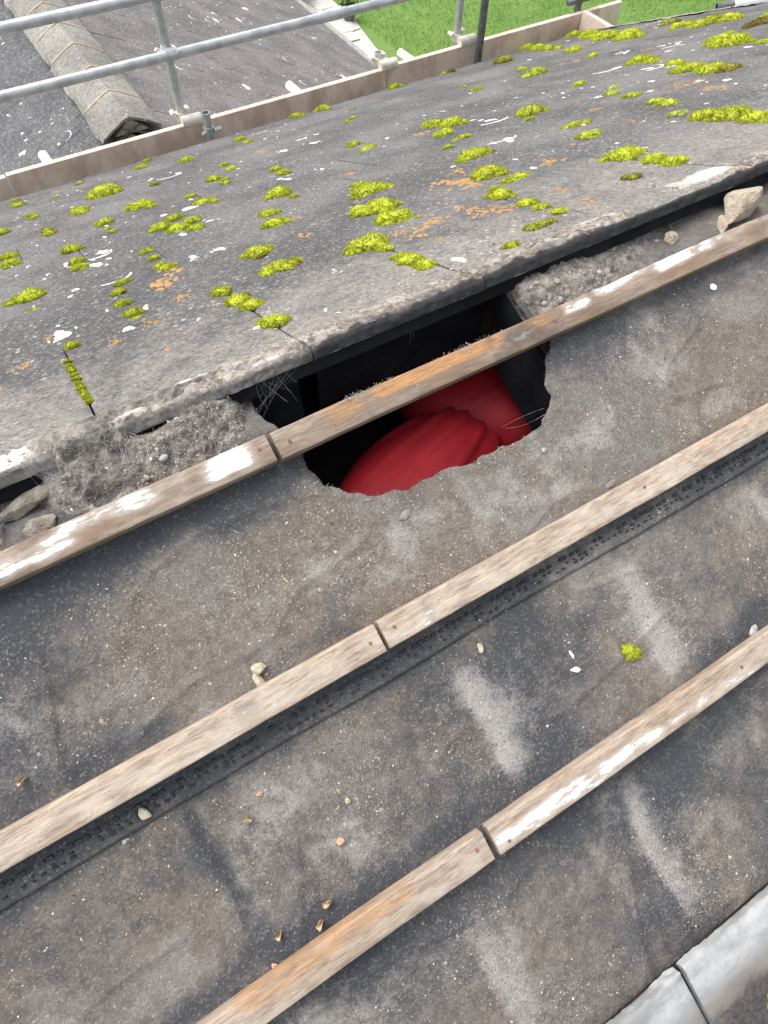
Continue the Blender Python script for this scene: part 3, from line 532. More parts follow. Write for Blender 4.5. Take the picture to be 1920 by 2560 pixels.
# torn flaps of felt hanging inside the hole
def flap(pts_top, pts_bot, name='felt_flap', mat=None, seed=1, wob=.008):
    n, m = 24, 16; V = []
    T = np.array([np.interp(np.linspace(0, 1, n), np.linspace(0, 1, len(pts_top)), [p[i] for p in pts_top]) for i in range(3)]).T
    B = np.array([np.interp(np.linspace(0, 1, n), np.linspace(0, 1, len(pts_bot)), [p[i] for p in pts_bot]) for i in range(3)]).T
    for i in range(n):
        for j in range(m):
            t = j / (m - 1); p = T[i] * (1 - t) + B[i] * t; q = (fbm(np.array(i * .3), np.array(j * .2), seed, seed, 3) - .5) * 2 * wob * t
            V.append((p[0], p[1] + q, p[2]))
    V = np.array(V); V2 = V + np.array([0, .0018, 0]); F = gridF(n, m)
    me = npmesh(name, np.vstack([V, V2]), np.vstack([F, F[:, ::-1] + len(V)]), mat or M['blackfelt']); link(name, me, None, house)
flap([(.10, -.012, -.012), (.30, -.008, -.010)], [(.10, -.05, -.13), (.287, -.06, -.17)], seed=3)
flap([(.702, -.02, -.02), (.712, -.12, -.07), (.70, -.25, -.125)], [(.700, -.03, -.19), (.705, -.12, -.23), (.700, -.25, -.27)], seed=9, wob=.004)

# -------- battens
def batten(sc_, x0, x1, seed, washes, fresh=(), darken=(), wbase=0.0, hgt=.025, wid=.045, tw=0.0, mat=None, pale=0.0):
    res = .005; nx = int((x1 - x0) / res) + 1; xs = np.linspace(x0, x1, nx); a, b, r = wid / 2, hgt, .002
    ring = []
    for cx, cz, t0 in ((a - r, b - r, 0), (-a + r, b - r, 90), (-a + r, r, 180), (a - r, r, 270)):
        for k in range(3): t = R(t0 + 45 * k); ring.append((cx + r * math.cos(t), cz + r * math.sin(t)))
    extra = []                                    # more points across the top and the sides
    for i, p in enumerate(ring):
        extra.append(p); q = ring[(i + 1) % len(ring)]; d = math.hypot(q[0] - p[0], q[1] - p[1])
        for t in range(1, int(d / .006) + 1): f = t / (int(d / .006) + 1); extra.append((p[0] + (q[0] - p[0]) * f, p[1] + (q[1] - p[1]) * f))
    ring = np.array(extra); n = len(ring)
    X, K = np.meshgrid(xs, np.arange(n), indexing='ij'); U = ring[K, 0]; Z = ring[K, 1]
    wob = (fbm(xs * 2.2, 0 * xs, 0, seed, 3) - .5) * .006; Wb = np.repeat(wob[:, None], n, 1)
    chip = (fbm(X * 25, U * 60, Z * 60, seed + 2, 4) - .5) * .0022
    U2 = U * (1 + chip * 12) + Wb; Z2 = Z + chip + tw * X * U
    nz = fbm(X * 12, U * 50, 0, seed + 4, 3)
    w = np.full(X.shape, wbase)
    for xa, xb, va, vb, k in washes:
        m = sst(X, xa - .02, xa + .02) * (1 - sst(X, xb - .02, xb + .02)); v = U / a
        mm = m * sst(v + (nz - .5) * .5, va - .3, va + .15) * (1 - sst(v + (nz - .5) * .5, vb - .15, vb + .3)); w = np.maximum(w, mm * k)
    top = sst(Z, hgt * .45, hgt * .9); w = w * (.25 + .75 * top)
    fr = np.zeros(X.shape)
    for xa, xb, va, vb, k in fresh: fr = np.maximum(fr, k * sst(X, xa - .02, xa + .03) * (1 - sst(X, xb - .03, xb + .02)) * sst(U / a, va - .3, va) * (1 - sst(U / a, vb, vb + .3)))
    so = np.zeros(X.shape)
    for xa, xb, k in darken: so = np.maximum(so, k * sst(X, xa - .02, xa + .01) * (1 - sst(X, xb - .01, xb + .02)))
    V = np.stack([X, -sc_ + U2, Z2], -1).reshape(-1, 3); F = []
    i, k = np.meshgrid(np.arange(nx - 1), np.arange(n), indexing='ij'); A = (i * n + k).ravel(); B_ = (i * n + (k + 1) % n).ravel()
    F = np.stack([A, A + n, B_ + n, B_], 1)
    # end caps as fans
    V = np.vstack([V, [[x0, -sc_ + wob[0], hgt / 2]], [[x1, -sc_ + wob[-1], hgt / 2]]]); c0, c1 = nx * n, nx * n + 1; kk = np.arange(n)
    caps = np.vstack([np.stack([kk, (kk + 1) % n, np.full(n, c0)], 1), np.stack([(nx - 1) * n + (kk + 1) % n, (nx - 1) * n + kk, np.full(n, c1)], 1)])
    me = bpy.data.meshes.new('batten'); me.from_pydata(V.tolist(), [], [tuple(q) for q in F] + [tuple(q) for q in caps]); me.materials.append(mat or M['wood'])
    bm = bmesh.new(); bm.from_mesh(me); bmesh.ops.recalc_face_normals(bm, faces=bm.faces[:]); bm.to_mesh(me); bm.free()
    me.shade_smooth(); me.set_sharp_from_angle(angle=R(50))
    z2 = [0, 0]; attr(me, 'wash', np.concatenate([w.ravel(), z2])); attr(me, 'pale', np.full(len(me.vertices), pale)); attr(me, 'fresh', np.concatenate([fr.ravel(), z2])); attr(me, 'darken', np.concatenate([so.ravel(), z2]))
    return link('batten', me, None, house, MN @ Matrix.Translation((0, 0, .001)))
b1a = batten(BS[0], -.75, .1925, 101, [(-.30, -.10, -.6, .6, .55), (-.13, .02, .0, .9, .62), (.085, .165, -.5, .9, .80), (-.02, .07, .3, 1, .45)], [(-.28, -.2, 0, 1, .5)], wbase=.12)
b1b = batten(BS[0], .2005, 2.1, 102, [(.76, .83, .1, 1, .82), (.83, 1.0, .45, 1.1, .7), (.98, 1.14, .15, 1.1, .85), (1.14, 1.6, .5, 1.2, .4)], [(.37, .64, .15, 1.2, 1.15), (.28, .37, -.2, 1, .65), (.66, .75, .1, 1, .7)], [(.33, .37, .42), (.27, .33, .25), (.365, .60, .33), (.60, .76, .58)])
b2a = batten(BS[1], -.75, .2075, 103, [(-.7, .21, -1.2, .25, .34)], [(-.5, -.1, .4, 1.2, .35)], [(-.03, .01, .5), (-.2, -.16, .3)], wbase=.14, pale=.85)
b2b = batten(BS[1], .214, 2.1, 104, [(.21, 2.1, -1.2, .0, .30)], [(.22, .3, .1, 1, .25), (.45, .62, .2, 1, .35), (.85, 1.1, 0, 1, .45)], [(.285, .302, .5), (.632, .648, .45), (.985, 1.0, .5)], wbase=.14, pale=.85)
b3a = batten(BS[2], -.75, .2085, 105, [(-.4, -.1, -1.2, -.4, .4), (.08, .2, -1.2, .0, .4)], [(-.2, .1, .2, 1.0, .6)], [(-.15, .18, .12)], wbase=.05, pale=.5)
b3b = batten(BS[2], .219, 2.1, 106, [(.22, .45, -.75, .25, .80), (.42, .56, -.5, .15, .78), (.56, .66, -.6, -.1, .7), (.22, 2, -1.2, -.7, .45), (.66, .9, -1, 0, .5)], [(.3, .7, .4, 1.0, .35)], (), wbase=.1, tw=.02, pale=.6)
for s, sd in zip(BS, (111, 112, 113)): batten(s, 2.106, XEND - .06, sd, [(2, 4, -1, 0, .4)], wbase=.1)
for par, x, s in ((b1a, .175, .133), (b1b, .222, .141), (b2a, .19, .467), (b2b, .234, .463), (b3b, .240, .822), (b3a, .19, .806), (b1b, .74, .138), (b2b, .74, .466), (b3b, .74, .812)):
    mb = MB(); mb.tube((x, -s, .0255), (x, -s, .0272), .0024, 10); o = mb.build('nail', M['nail'], par); o.matrix_local = Matrix.Translation((0, 0, 0))

# -------- tiles still laid at the bottom of the stripped slope
def m_laptile():
    t = NT('lapped_tile'); a = t.noise(20, 5, .6, t.scale((.5, 1, 1))); f = t.noise(150, 5, .7); d = t.attr('lap')
    k = t.ma('ADD', d, t.ma('MULTIPLY', t.ma('SUBTRACT', a, .5), .9))
    c = t.mix(t.rng(a, .35, .6), (.23, .235, .235), (.40, .41, .415))
    c = t.mix(t.rng(f, .45, .7, 0, .35), c, (.25, .24, .23))
    c = t.mix(t.rng(k, .35, .62), c, (.20, .18, .165)); c = t.mix(t.rng(k, .62, .95), c, t.mix(t.rng(f, .4, .6), (.045, .046, .054), (.09, .078, .07)))
    return t.done(c, .85, t.bump(t.ma('ADD', t.ma('MULTIPLY', a, .3), f), .5, .002), spec=.15)
M['laptile'] = m_laptile()
def near_m(x, s, n, rot=0): return MN @ Matrix.Translation((x, -s, n)) @ Matrix.Rotation(math.pi + rot, 4, 'Z')
for i, c in enumerate(range(-3, 13)):
    xr = .384 + c * TW
    me, XW, S2, tm, fc, cr = head_tile('roof_tile', xr, M['laptile'], 140 + i, W=TW - .005, near=True, res=.008, L=G + .02)
    attr(me, 'lap', np.clip((S2 - .0) / .11, -.2, 1.2))
    link('roof_tile', me, None, house, near_m(xr, 1.133, .034, .004 if c == 0 else 0))
for row in (1, 2):
    for c in range(-3, 13): link('roof_tile', variants[(c + row) % 5], None, house, near_m(.384 + (c - .5 + .5 * (row % 2)) * TW, 1.133 + .02 + G * row, .034))
mb = MB(); mb.box((-.75, -1.18, .001), (XEND - .06, -1.137, .012)); mb.build('batten', M['rafter'], house).matrix_local = MN
# ================================================================== loose things on the roof
def scatter(n, x, s, nn, size, colr, Mloc, name, label, flat=.6):
    """n little four-sided grains with a colour each, one mesh"""
    B = np.array([(1, 0, 0), (0, 1, 0), (-1, 0, 0), (0, -1, 0), (0, 0, 1.0)]); Fb = np.array([(0, 1, 4), (1, 2, 4), (2, 3, 4), (3, 0, 4)])
    th = rng.uniform(0, 6.283, n); sx = size * rng.uniform(.6, 1.5, n); sy = size * rng.uniform(.5, 1.1, n); sz = size * flat * rng.uniform(.5, 1.2, n)
    jit = 1 + rng.uniform(-.3, .3, (n, 5, 3)); P = B[None] * jit
    c, s_ = np.cos(th)[:, None], np.sin(th)[:, None]; px = P[:, :, 0] * sx[:, None]; py = P[:, :, 1] * sy[:, None]
    V = np.stack([x[:, None] + px * c - py * s_, s[:, None] + px * s_ + py * c, nn[:, None] - sz[:, None] * .1 + P[:, :, 2] * sz[:, None]], -1).reshape(-1, 3)
    F = (Fb[None] + 5 * np.arange(n)[:, None, None]).reshape(-1, 3)
    me = npmesh(name, V, F, M['grit'], False); cattr(me, 'gcol', np.repeat(np.hstack([colr, np.ones((n, 1))]), 5, 0))
    return tag(link(name, me, None, None, Mloc), label, 'grit', kind='stuff')
PAL = np.array([(.30, .26, .21), (.20, .175, .15), (.40, .37, .33), (.13, .115, .10), (.55, .52, .47), (.36, .28, .18), (.24, .22, .21), (.08, .075, .07), (.45, .30, .20)])
def colours(n, p=None): return np.clip(PAL[rng.choice(len(PAL), n, p=p)] * rng.uniform(.75, 1.2, (n, 1)), 0, .8)

# grit on the felt
n0 = 270000; x = rng.uniform(-.55, 1.5, n0); s = rng.uniform(.165, 1.32, n0)
dz = felt_dust_tone(x, s) + .9 * felt_streak(x, s); cl = fbm(x * 9, s * 9, 0, 91, 3)
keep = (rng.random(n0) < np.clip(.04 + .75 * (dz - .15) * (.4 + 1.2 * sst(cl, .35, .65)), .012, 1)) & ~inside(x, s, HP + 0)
for b in BS: keep &= np.abs(s - b) > .024
x, s = x[keep], s[keep]; n1 = len(x)
size = np.exp(rng.normal(-7.1, .40, n1)); big = rng.random(n1) < .004; size[big] *= 2.4
PF_ = [.22, .2, .12, .16, .05, .06, .13, .04, .02]
nn = felt_n(x, s) - .0045 * (s > .533)
nn = np.where(s > 1.128, .03, nn); keep = s < 1.125
scatter(keep.sum(), x[keep], -s[keep], nn[keep], size[keep], colours(n1, PF_)[keep], MN, 'grit', 'loose grit and crumbs scattered over the torn felt')
# crumbs along the ridge edge of the tiles
n0 = 5200; x = rng.uniform(-.5, 1.5, n0); s = np.abs(rng.normal(.02, .06, n0)) + .004
kz = rng.random(n0) < sst(fbm(x * 6, s * 6, 0, 17, 3), .35, .6); x, s = x[kz], s[kz]; n1 = len(x)
scatter(n1, x, s, np.array([tile_n(v) for v in s]) + .001, np.exp(rng.normal(-6.75, .45, n1)), colours(n1, [.2, .22, .1, .24, .02, .04, .12, .05, .01]), MF, 'grit', 'mortar crumbs lying along the broken ridge edge of the tiles')
# grit and splinters lying on the battens
n0 = 900; x = rng.uniform(-.4, 1.4, n0); s = rng.choice(BS, n0) + rng.uniform(-.018, .018, n0); n1 = n0
scatter(n1, x, -s, np.full(n1, .0265), np.exp(rng.normal(-7.4, .4, n1)), colours(n1), MN, 'grit', 'fine crumbs lying on the timber battens')

# crumbled mortar between ridge edge and top batten
def rub_n(x, s, side):
    e = sst(s, .0, .02) * (1 - sst(s, .098, .119))
    if side < 0:
        pile = .25 + .75 * sst(x, -.15, -.07) - .15 * sst(x, .09, .15) - .75 * sst(x, .165, .205)
        pile = pile - .8 * gau(x, .05, .026) * gau(s, .026, .012) - .35 * gau(x, -.05, .03) * gau(s, .10, .012)
        top = .047 * pile * (.72 + .35 * gau(s, .05, .05)) + .024 * gau(x, -.045, .055) * gau(s, .012, .022)
    else:
        pile = .12 + .85 * sst(x, .715, .735) * (1 - .62 * sst(x, .83, .98)) - .3 * sst(x, 1.0, 1.1)
        top = .046 * pile * (.55 + .5 * sst(s, .02, .09))
    nz = fbm(x * 34, s * 34, 0, 120, 4); n2 = fbm(x * 130, s * 130, 0, 121, 3); n3 = np.abs(fbm(x * 60, s * 60, 0, 122, 3) - .5) * 2
    return -.034 + top + (nz - .5) * .014 + (n2 - .5) * .007 - n3 * .003
for side, xa, xb, lab in ((-1, -.7, .207, 'crumbled grey mortar piled behind the top batten left of the hole'), (1, .713, 1.75, 'crumbled dark mortar and dust behind the top batten right of the hole')):
    nx, ns = int((xb - xa) / .002), 68; X, S = np.meshgrid(np.linspace(xa, xb, nx), np.linspace(-.014, .1165, ns), indexing='ij')
    edgej = (fbm(S * 60, 0 * S, 0, 140) - .5) * .02
    X = X + np.where(X > xb - .03 if side < 0 else X < xa + .03, edgej, 0)
    N = rub_n(X, S, side); me = npmesh('crumbled_mortar', np.stack([X, -S, N], -1).reshape(-1, 3), gridF(nx, ns)[:, ::-1], M['rubble'])
    tag(link('crumbled_mortar', me, None, None, MN), lab, 'rubble', kind='stuff')
    n0 = 9000; x = rng.uniform(max(xa, -.5), min(xb, 1.5), n0); s = rng.uniform(.012, .113, n0)
    kz = rng.random(n0) < .15 + .85 * sst(fbm(x * 14, s * 14, 0, 27, 3), .42, .6); x, s = x[kz], s[kz]; n1 = len(x)
    scatter(n1, x, -s, rub_n(x, s, side), np.exp(rng.normal(-6.85, .5, n1)), colours(n1, [.2, .22, .12, .22, .03, .04, .12, .04, .01]), MN, 'grit', 'loose crumbs on the mortar heap ' + ('left of the hole' if side < 0 else 'right of the hole'))

def lump(name, M0, size, mat, seed, label, cat, amp=.35, fr=1.4, sub=3, group=None, angular=False):
    bm = bmesh.new(); bmesh.ops.create_icosphere(bm, subdivisions=sub, radius=1)
    me = bpy.data.meshes.new(name); bm.to_mesh(me); bm.free(); n = len(me.vertices); V = np.empty(n * 3, np.float32); me.vertices.foreach_get('co', V); V = V.reshape(-1, 3).astype(float)
    d = 1 + amp * (fbm(V[:, 0] * fr + 5, V[:, 1] * fr + 9, V[:, 2] * fr + 3, seed, 4) - .5) * 2 + .1 * (fbm(V[:, 0] * 6, V[:, 1] * 6, V[:, 2] * 6, seed + 3, 3) - .5)
    V = V * d[:, None]
    if angular:
        r_ = np.random.default_rng(seed)
        for _ in range(9):
            a = r_.normal(size=3); a /= np.linalg.norm(a); h = r_.uniform(.55, .85); p = V @ a; V = V - np.outer(np.maximum(p - h, 0), a)
    V = V * np.array(size)[None]; V[:, 2] += size[2] * .7
    me.vertices.foreach_set('co', V.astype(np.float32).ravel()); me.update(); me.shade_smooth(); me.materials.append(mat)
    if angular: me.set_sharp_from_angle(angle=R(28))
    return tag(link(name, me, None, None, M0), label, cat, group)
def on_near(x, s, n=None, rz=0.0):
    if n is None: n = float(felt_n(np.array([x]), np.array([s]))[0]) - (.0045 if s > .533 else 0)
    return MN @ Matrix.Translation((x, -s, n)) @ Matrix.Rotation(rz, 4, 'Z')
lump('mortar_lump', on_near(1.262, .062, -.012, .3) @ Matrix.Rotation(.5, 4, 'X'), (.060, .036, .030), M['mortar'], 5, 'large broken pale mortar lump wedged behind the top batten at far right', 'mortar lump', .3, 1.5, 4, angular=True)
lump('mortar_lump', on_near(1.215, .095, -.012, 1.0), (.026, .013, .012), M['mortar'], 15, 'sliver of pale mortar at the foot of the large broken lump', 'mortar lump', .3, 1.5, 3, angular=True)
lump('mortar_lump', on_near(1.093, .075, -.020), (.014, .016, .013), M['mortar'], 6, 'small roundish pale mortar lump behind the top batten', 'mortar lump', .3, 1.6, 3, angular=True)
lump('mortar_lump', on_near(-.150, .062, -.020, .25), (.046, .014, .011), M['oldm'], 7, 'long thin mortar lump in the gap under the tiles at far left', 'mortar lump', .3, 1.8, 4, angular=True)
lump('mortar_lump', on_near(-.145, .100, -.010, .2), (.026, .018, .010), M['oldm'], 8, 'flat brownish mortar lump beside the top batten at far left', 'mortar lump', .3, 1.3, 3, angular=True)
lump('mortar_lump', on_near(-.205, .096, -.012, 1.1), (.026, .013, .010), M['oldm'], 9, 'pale grey mortar flake at the left edge of the photo', 'mortar lump', .3, 1.3, 3, angular=True)
for i in range(16):
    xx = random.choice([random.uniform(-.4, .15), random.uniform(.75, 1.25)]); ss = random.uniform(.03, .105)
    lump('mortar_crumb', on_near(xx, ss, float(rub_n(np.array([xx]), np.array([ss]), -1 if xx < .3 else 1)[0]) - .001, random.uniform(0, 3)), (random.uniform(.004, .009), random.uniform(.003, .007), .004), M['mortar' if i % 3 == 0 else 'greystone'], 200 + i, 'small mortar crumb on the rubble behind the top batten', 'crumb', .3, 1.4, 2, 'mortar crumbs behind the top batten')
st = [('stone', .031, .424, (.011, .011, .008), 'stone', 'cream stone, upper one of the pair above the middle batten'), ('stone', .024, .443, (.010, .016, .008), 'stone', 'cream elongated stone touching the middle batten, lower one of the pair'),
      ('stone', -.189, .521, (.007, .011, .005), 'stone', 'pale stone on the embossed strip at lower left'), ('stone', .351, .564, (.007, .009, .004), 'stone', 'tan pebble alone on the felt below the middle batten joint'),
      ('white_chip', .489, .652, (.003, .009, .002), 'chip', 'thin white chip standing upright left of the small moss tuft'), ('white_chip', .484, .677, (.011, .005, .002), 'chip', 'white shell-like chip below the thin white chip'),
      ('mortar_flake', .342, .319, (.013, .008, .0016), 'mflake', 'flat grey flake on the felt just below the hole'), ('white_chip', 1.113, .199, (.008, .007, .003), 'chip', 'white chip below the top batten at right'),
      ('stone', .816, .785, (.012, .008, .005), 'greystone', 'grey stone resting against the third batten at the right edge'), ('brick_crumb', .024, .697, (.007, .006, .004), 'red_stone', 'pinkish crumb on the pale streaked felt between the lower battens'),
      ('brick_crumb', -.127, .790, (.005, .005, .004), 'red_stone', 'round orange-brown bead above the third batten'), ('stone', .060, .655, (.004, .006, .003), 'stone', 'small cream pebble on felt right of the dark crease'),
      ('stone', .62, .33, (.007, .005, .003), 'greystone', 'pale grey pebble on dusty felt right of the hole'), ('mortar_flake', .70, .435, (.012, .006, .003), 'mflake', 'grey flake lying above the middle batten right of centre'),
      ('stone', -.045, .58, (.005, .004, .003), 'red_stone', 'tiny reddish pebble beside the top of the dark crease')]
for i, (nm, x, s, sz, m, lab) in enumerate(st): lump(nm, on_near(x, s, None, random.uniform(-.5, .5)), sz, M[m], 300 + i, lab, {'stone': 'stone', 'white_chip': 'chip', 'mortar_flake': 'flake', 'brick_crumb': 'crumb'}[nm], .3, 1.5, 3, angular=True)
# curled dry leaf scraps
for i, (x, s, lab) in enumerate(((-.105, .756, 'tan curled leaf scrap above the third batten, leftmost of three'), (-.051, .776, 'tan curled leaf scrap right at the third batten, middle of three'), (-.03, .758, 'tan curled leaf scrap above the third batten, rightmost of three'), (-.30, .40, 'tan curled leaf scrap above the middle batten at left'), (-.075, .60, 'yellowish leaf scrap on the felt right of the dark crease'))):
    V = []; n, m = 8, 5; rr = random.Random(i)
    for a in range(n):
        for b in range(m):
            u, v = a / (n - 1) - .5, (b / (m - 1) - .5) * (1 - (2 * a / (n - 1) - 1) ** 2 * .8); V.append((u * .013, v * .009 + .003 * math.sin(u * 5), .004 * abs(u) * 2 * rr.uniform(.6, 1.3) + .012 * v * v * 40 * .1))
    me = npmesh('leaf_scrap', V, gridF(n, m), M['leaf']); tag(link('leaf_scrap', me, None, None, on_near(x, s, None, rr.uniform(0, 3)) @ Matrix.Translation((0, 0, .002))), lab, 'leaf')

# ------------------------------------------------------------------ moss
def moss_mesh(lobes, seed, dry, tone, hk, spk=1.0, surf=tile_n):
    Vs, Fs, Ds = [], [], []; off = 0; r_ = np.random.default_rng(seed); cx, cs = lobes[0][0], lobes[0][1]; L2 = []; dry2 = []
    for li, (x, s, r) in enumerate(lobes):
        dl = dry[li] if li < len(dry) else dry[-1]; L2.append((x, s, r * (.86 if r > .018 else 1.3))); dry2.append(dl)
        if r > .018:
            for q in range(5 + (r > .04)): an = r_.uniform(0, 6.283); L2.append((x + r * r_.uniform(.5, .9) * math.cos(an), s + r * r_.uniform(.5, .9) * math.sin(an), r * r_.uniform(.25, .5))); dry2.append(min(1, dl + (r_.random() < .2) * .35))
    lobes, dry = L2, dry2
    for li, (x, s, r) in enumerate(lobes):
        nu, nv = 22, 9; T, Pv = np.meshgrid(np.linspace(0, 2 * math.pi, nu, endpoint=False), np.linspace(0, 1, nv), indexing='ij')
        phi = Pv * math.pi / 2; out = 1 + .38 * (fbm(np.cos(T) * 2.2 + x * 31, np.sin(T) * 2.2 + s * 31, 0, seed, 3) - .5) * 2
        rad = r * out * np.cos(phi) ** .75; h = r * hk * np.sin(phi)
        px = x + rad * np.cos(T); ps = s + rad * np.sin(T) * 1.0
        bump = 1 + .38 * (fbm(px / r * 1.5, ps / r * 1.5, 0, seed + 5, 2) - .5) * 2
        pn = surf(s) - .002 + h * bump
        Vs.append(np.stack([px - cx, ps - cs, pn], -1).reshape(-1, 3)); a = np.arange(nu)[:, None] * nv + np.arange(nv - 1)[None]; b = ((np.arange(nu) + 1) % nu)[:, None] * nv + np.arange(nv - 1)[None]
        F = np.stack([a, b, b + 1, a + 1], -1).reshape(-1, 4); Fs.append(np.vstack([F[:, [0, 1, 2]], F[:, [0, 2, 3]]]) + off); off += nu * nv
        dl = dry[li] if li < len(dry) else dry[-1]; Ds.append(np.full(nu * nv, dl))
        ns = int(min(2600, 350 + 30000 * r) * spk); th = r_.uniform(0, 6.283, ns); ph = np.arcsin(r_.uniform(.02, 1, ns)); o2 = np.interp(th, np.append(T[:, 0], 6.284), np.append(out[:, 0], out[0, 0]))
        rd = r * o2 * np.cos(ph) ** .75; qx = x + rd * np.cos(th); qs = s + rd * np.sin(th); bm_ = 1 + .38 * (fbm(qx / r * 1.5, qs / r * 1.5, 0, seed + 5, 2) - .5) * 2
        qn = surf(s) - .003 + r * hk * np.sin(ph) * bm_; Pp = np.stack([qx - cx, qs - cs, qn], -1)
        D = np.stack([np.cos(th) * np.cos(ph), np.sin(th) * np.cos(ph), np.sin(ph) * .9 + .25], -1) + r_.normal(0, .35, (ns, 3)); D /= np.linalg.norm(D, axis=1)[:, None]
        sd = np.cross(D, r_.normal(size=(ns, 3))); sd /= np.linalg.norm(sd, axis=1)[:, None] + 1e-6; ln = (.0030 + .045 * r) * r_.uniform(.5, 1.5, ns); wd = ln * .2
        tri = np.stack([Pp - sd * wd[:, None], Pp + sd * wd[:, None], Pp + D * ln[:, None]], 1).reshape(-1, 3)
        Vs.append(tri); Fs.append(np.arange(ns * 3).reshape(-1, 3) + off); off += ns * 3; Ds.append(np.repeat(np.clip(dl + (r_.random(ns) < .10 * (qn > np.median(qn))) * .9, 0, 1), 3))
    me = npmesh('moss_clump', np.vstack(Vs), np.vstack(Fs), M['moss'], True); D = np.concatenate(Ds); attr(me, 'dry', D); attr(me, 'tone', np.full(len(D), tone)); return me, cx, cs
TINY = ()
LAB = {3: 'tiny flat moss tuft against the toe board left of the scaffold stub', 7: 'tiny moss tuft just above the two stacked tufts near the eaves', 13: 'tiny pair of moss bits right below the round cushion under the white arc', 18: 'tiny moss tuft left of the wide brown-tipped cushion at upper left',
 22: 'tiny moss tuft below the smooth oval cushion at left', 25: 'tiny brownish moss tuft at the left end of a white lichen arc', 27: 'tiny grey-green moss tuft at the eaves above the wide brown-tipped cushion', 33: 'tiny moss tuft left of the two joined tufts near top centre', 38: 'tiny moss tuft below the thin flat strip near the toe board row', 45: 'tiny moss tuft at the right edge beside the long low strip', 54: 'tiny moss tuft below the brown-topped cushion above centre',
 0: 'two small moss tufts just right of and below the short scaffold stub', 1: 'small flat moss tuft near the eaves between the toe board stain and scaffold stub', 2: 'small flat moss tuft at the eaves just left of the short scaffold stub',
 4: 'two joined moss tufts in the row below the short scaffold stub', 5: 'moss cushion at the eaves against the toe board, lower of two', 6: 'moss cushion at the eaves against the toe board, upper of two', 8: 'two small moss tufts stacked one above the other near the eaves left of centre',
 9: 'pair of moss cushions left of the large central cushions, near the toe board', 10: 'pair of moss cushions with a white lichen arc right below', 11: 'three-lobed moss clump in the upper left with a white arc to its left',
 12: 'round moss cushion directly below the white lichen arc left of centre', 14: 'large wide moss cushion at upper left with brown tips', 15: 'large moss cushion with a pointed right end at upper left', 16: 'two-lobed moss cushion at left between the wide one and the tiny tufts',
 17: 'small two-lobed moss tuft near the left edge below the toe board', 19: 'two moss tufts at the far left end against the toe board', 20: 'upright brown-green moss tuft of two lobes near the left edge', 21: 'smooth oval green moss cushion with a tiny tuft below it at left',
 23: 'largest spreading moss clump of many lobes in the left half', 24: 'moss clump with a small round lobe and a pointed right end, above the spreading clump', 26: 'tall drooping moss clump of stacked lobes left of centre',
 28: 'brown-tipped moss cushion near the dark scaffold pole', 29: 'tiny oval moss tuft left of the smooth cushion below the dark scaffold pole', 30: 'smooth oval moss cushion below the dark scaffold pole', 31: 'moss tuft with a brown half beside the toe board',
 32: 'moss tuft at the eaves below the white coupler', 34: 'two small green moss tufts joined in a low row near top centre', 35: 'row of moss cushions beside the end of the toe board', 36: 'thin flat moss strip right of the row beside the toe board', 37: 'long bright moss bank along the eaves below the angled return board',
 39: 'pair of smooth moss cushions beside the white lichen streaks at upper right', 40: 'small moss cushion touching the right end of a white lichen streak', 41: 'long moss clump with a brown right end at upper right', 42: 'broad moss bank with brown patches along the verge at top right',
 43: 'small round moss cushion right below the broad verge bank', 44: 'long low moss strip near the top right corner', 46: 'brown withered moss hump at the right edge near the top', 47: 'small moss cushion with orange lichen behind it', 48: 'small oval moss cushion, upper of a stacked pair right of centre',
 49: 'small oval moss cushion, lower of a stacked pair right of centre', 50: 'small oval moss cushion just right of the stacked pair', 51: 'narrow elongated green moss strip right of centre', 52: 'pale grey-green smooth moss cushion below the narrow strip', 53: 'brown-topped moss cushion above centre with a pointed right end',
 55: 'wide flat moss cushion right of centre above a smooth oval one', 56: 'smooth oval moss cushion right of centre, nearest below the wide flat one', 57: 'cluster of four moss tufts left of the long white lichen arc', 58: 'large moss cushion with a thin left tail above the two-lobed one',
 59: 'two-lobed large moss clump beside orange lichen at centre', 60: 'two small stacked moss cushions near centre below the two-lobed clump', 61: 'three-lobed moss clump running toward the ridge edge at right', 62: 'large orange-tipped moss cushion at the right edge',
 63: 'narrow moss strip growing in a tile joint right of centre', 64: 'dark thin moss strip on the mortar edge right of centre', 65: 'small dark green moss tuft on the ridge edge right of the hole', 66: 'small brown moss tuft near the ridge edge at right',
 67: 'large moss cushion above the biggest central one', 68: 'biggest bright moss cushion in the centre of the tiles', 69: 'moss cushion directly below the biggest central one', 70: 'spreading moss clump next to orange lichen below the central cushions', 71: 'large pale-edged moss clump of two masses left of the central cushions',
 72: 'thick moss sausage running toward the ridge edge left of centre', 73: 'flat moss mat at the tile joint on the ridge edge', 74: 'chain of moss tufts along a tile joint in the left half', 75: 'thin chain of moss tufts ending beside orange lichen', 76: 'thin line of bright moss in the tile joint at lower left',
 77: 'round moss cushion with a smaller lobe below at the left edge of the lower rows', 78: 'three stacked moss tufts beside a white lichen arc at left', 79: 'stacked moss tufts cut by the left photo edge', 80: 'moss cushion cut by the left photo edge, uppermost there'}
DRY = {14: [.25], 23: [.3, .1, .2], 20: [.45, .2], 25: [.5], 28: [.55], 31: [.1, .8], 41: [.1, .2, .6], 42: [.5, .1, .15, .5, .1], 46: [.85, .3], 53: [.4], 58: [.3], 59: [.35, .1], 62: [.35, .3, .1], 64: [.55], 65: [.35], 66: [.7], 69: [.3, 0], 72: [.05, .2, 0], 74: [.1, .3, .1], 19: [.2], 11: [.1, .3, .1], 78: [.3, .2, 0], 12: [.25, 0], 26: [.1, .15, 0], 71: [.3, .1, 0]}
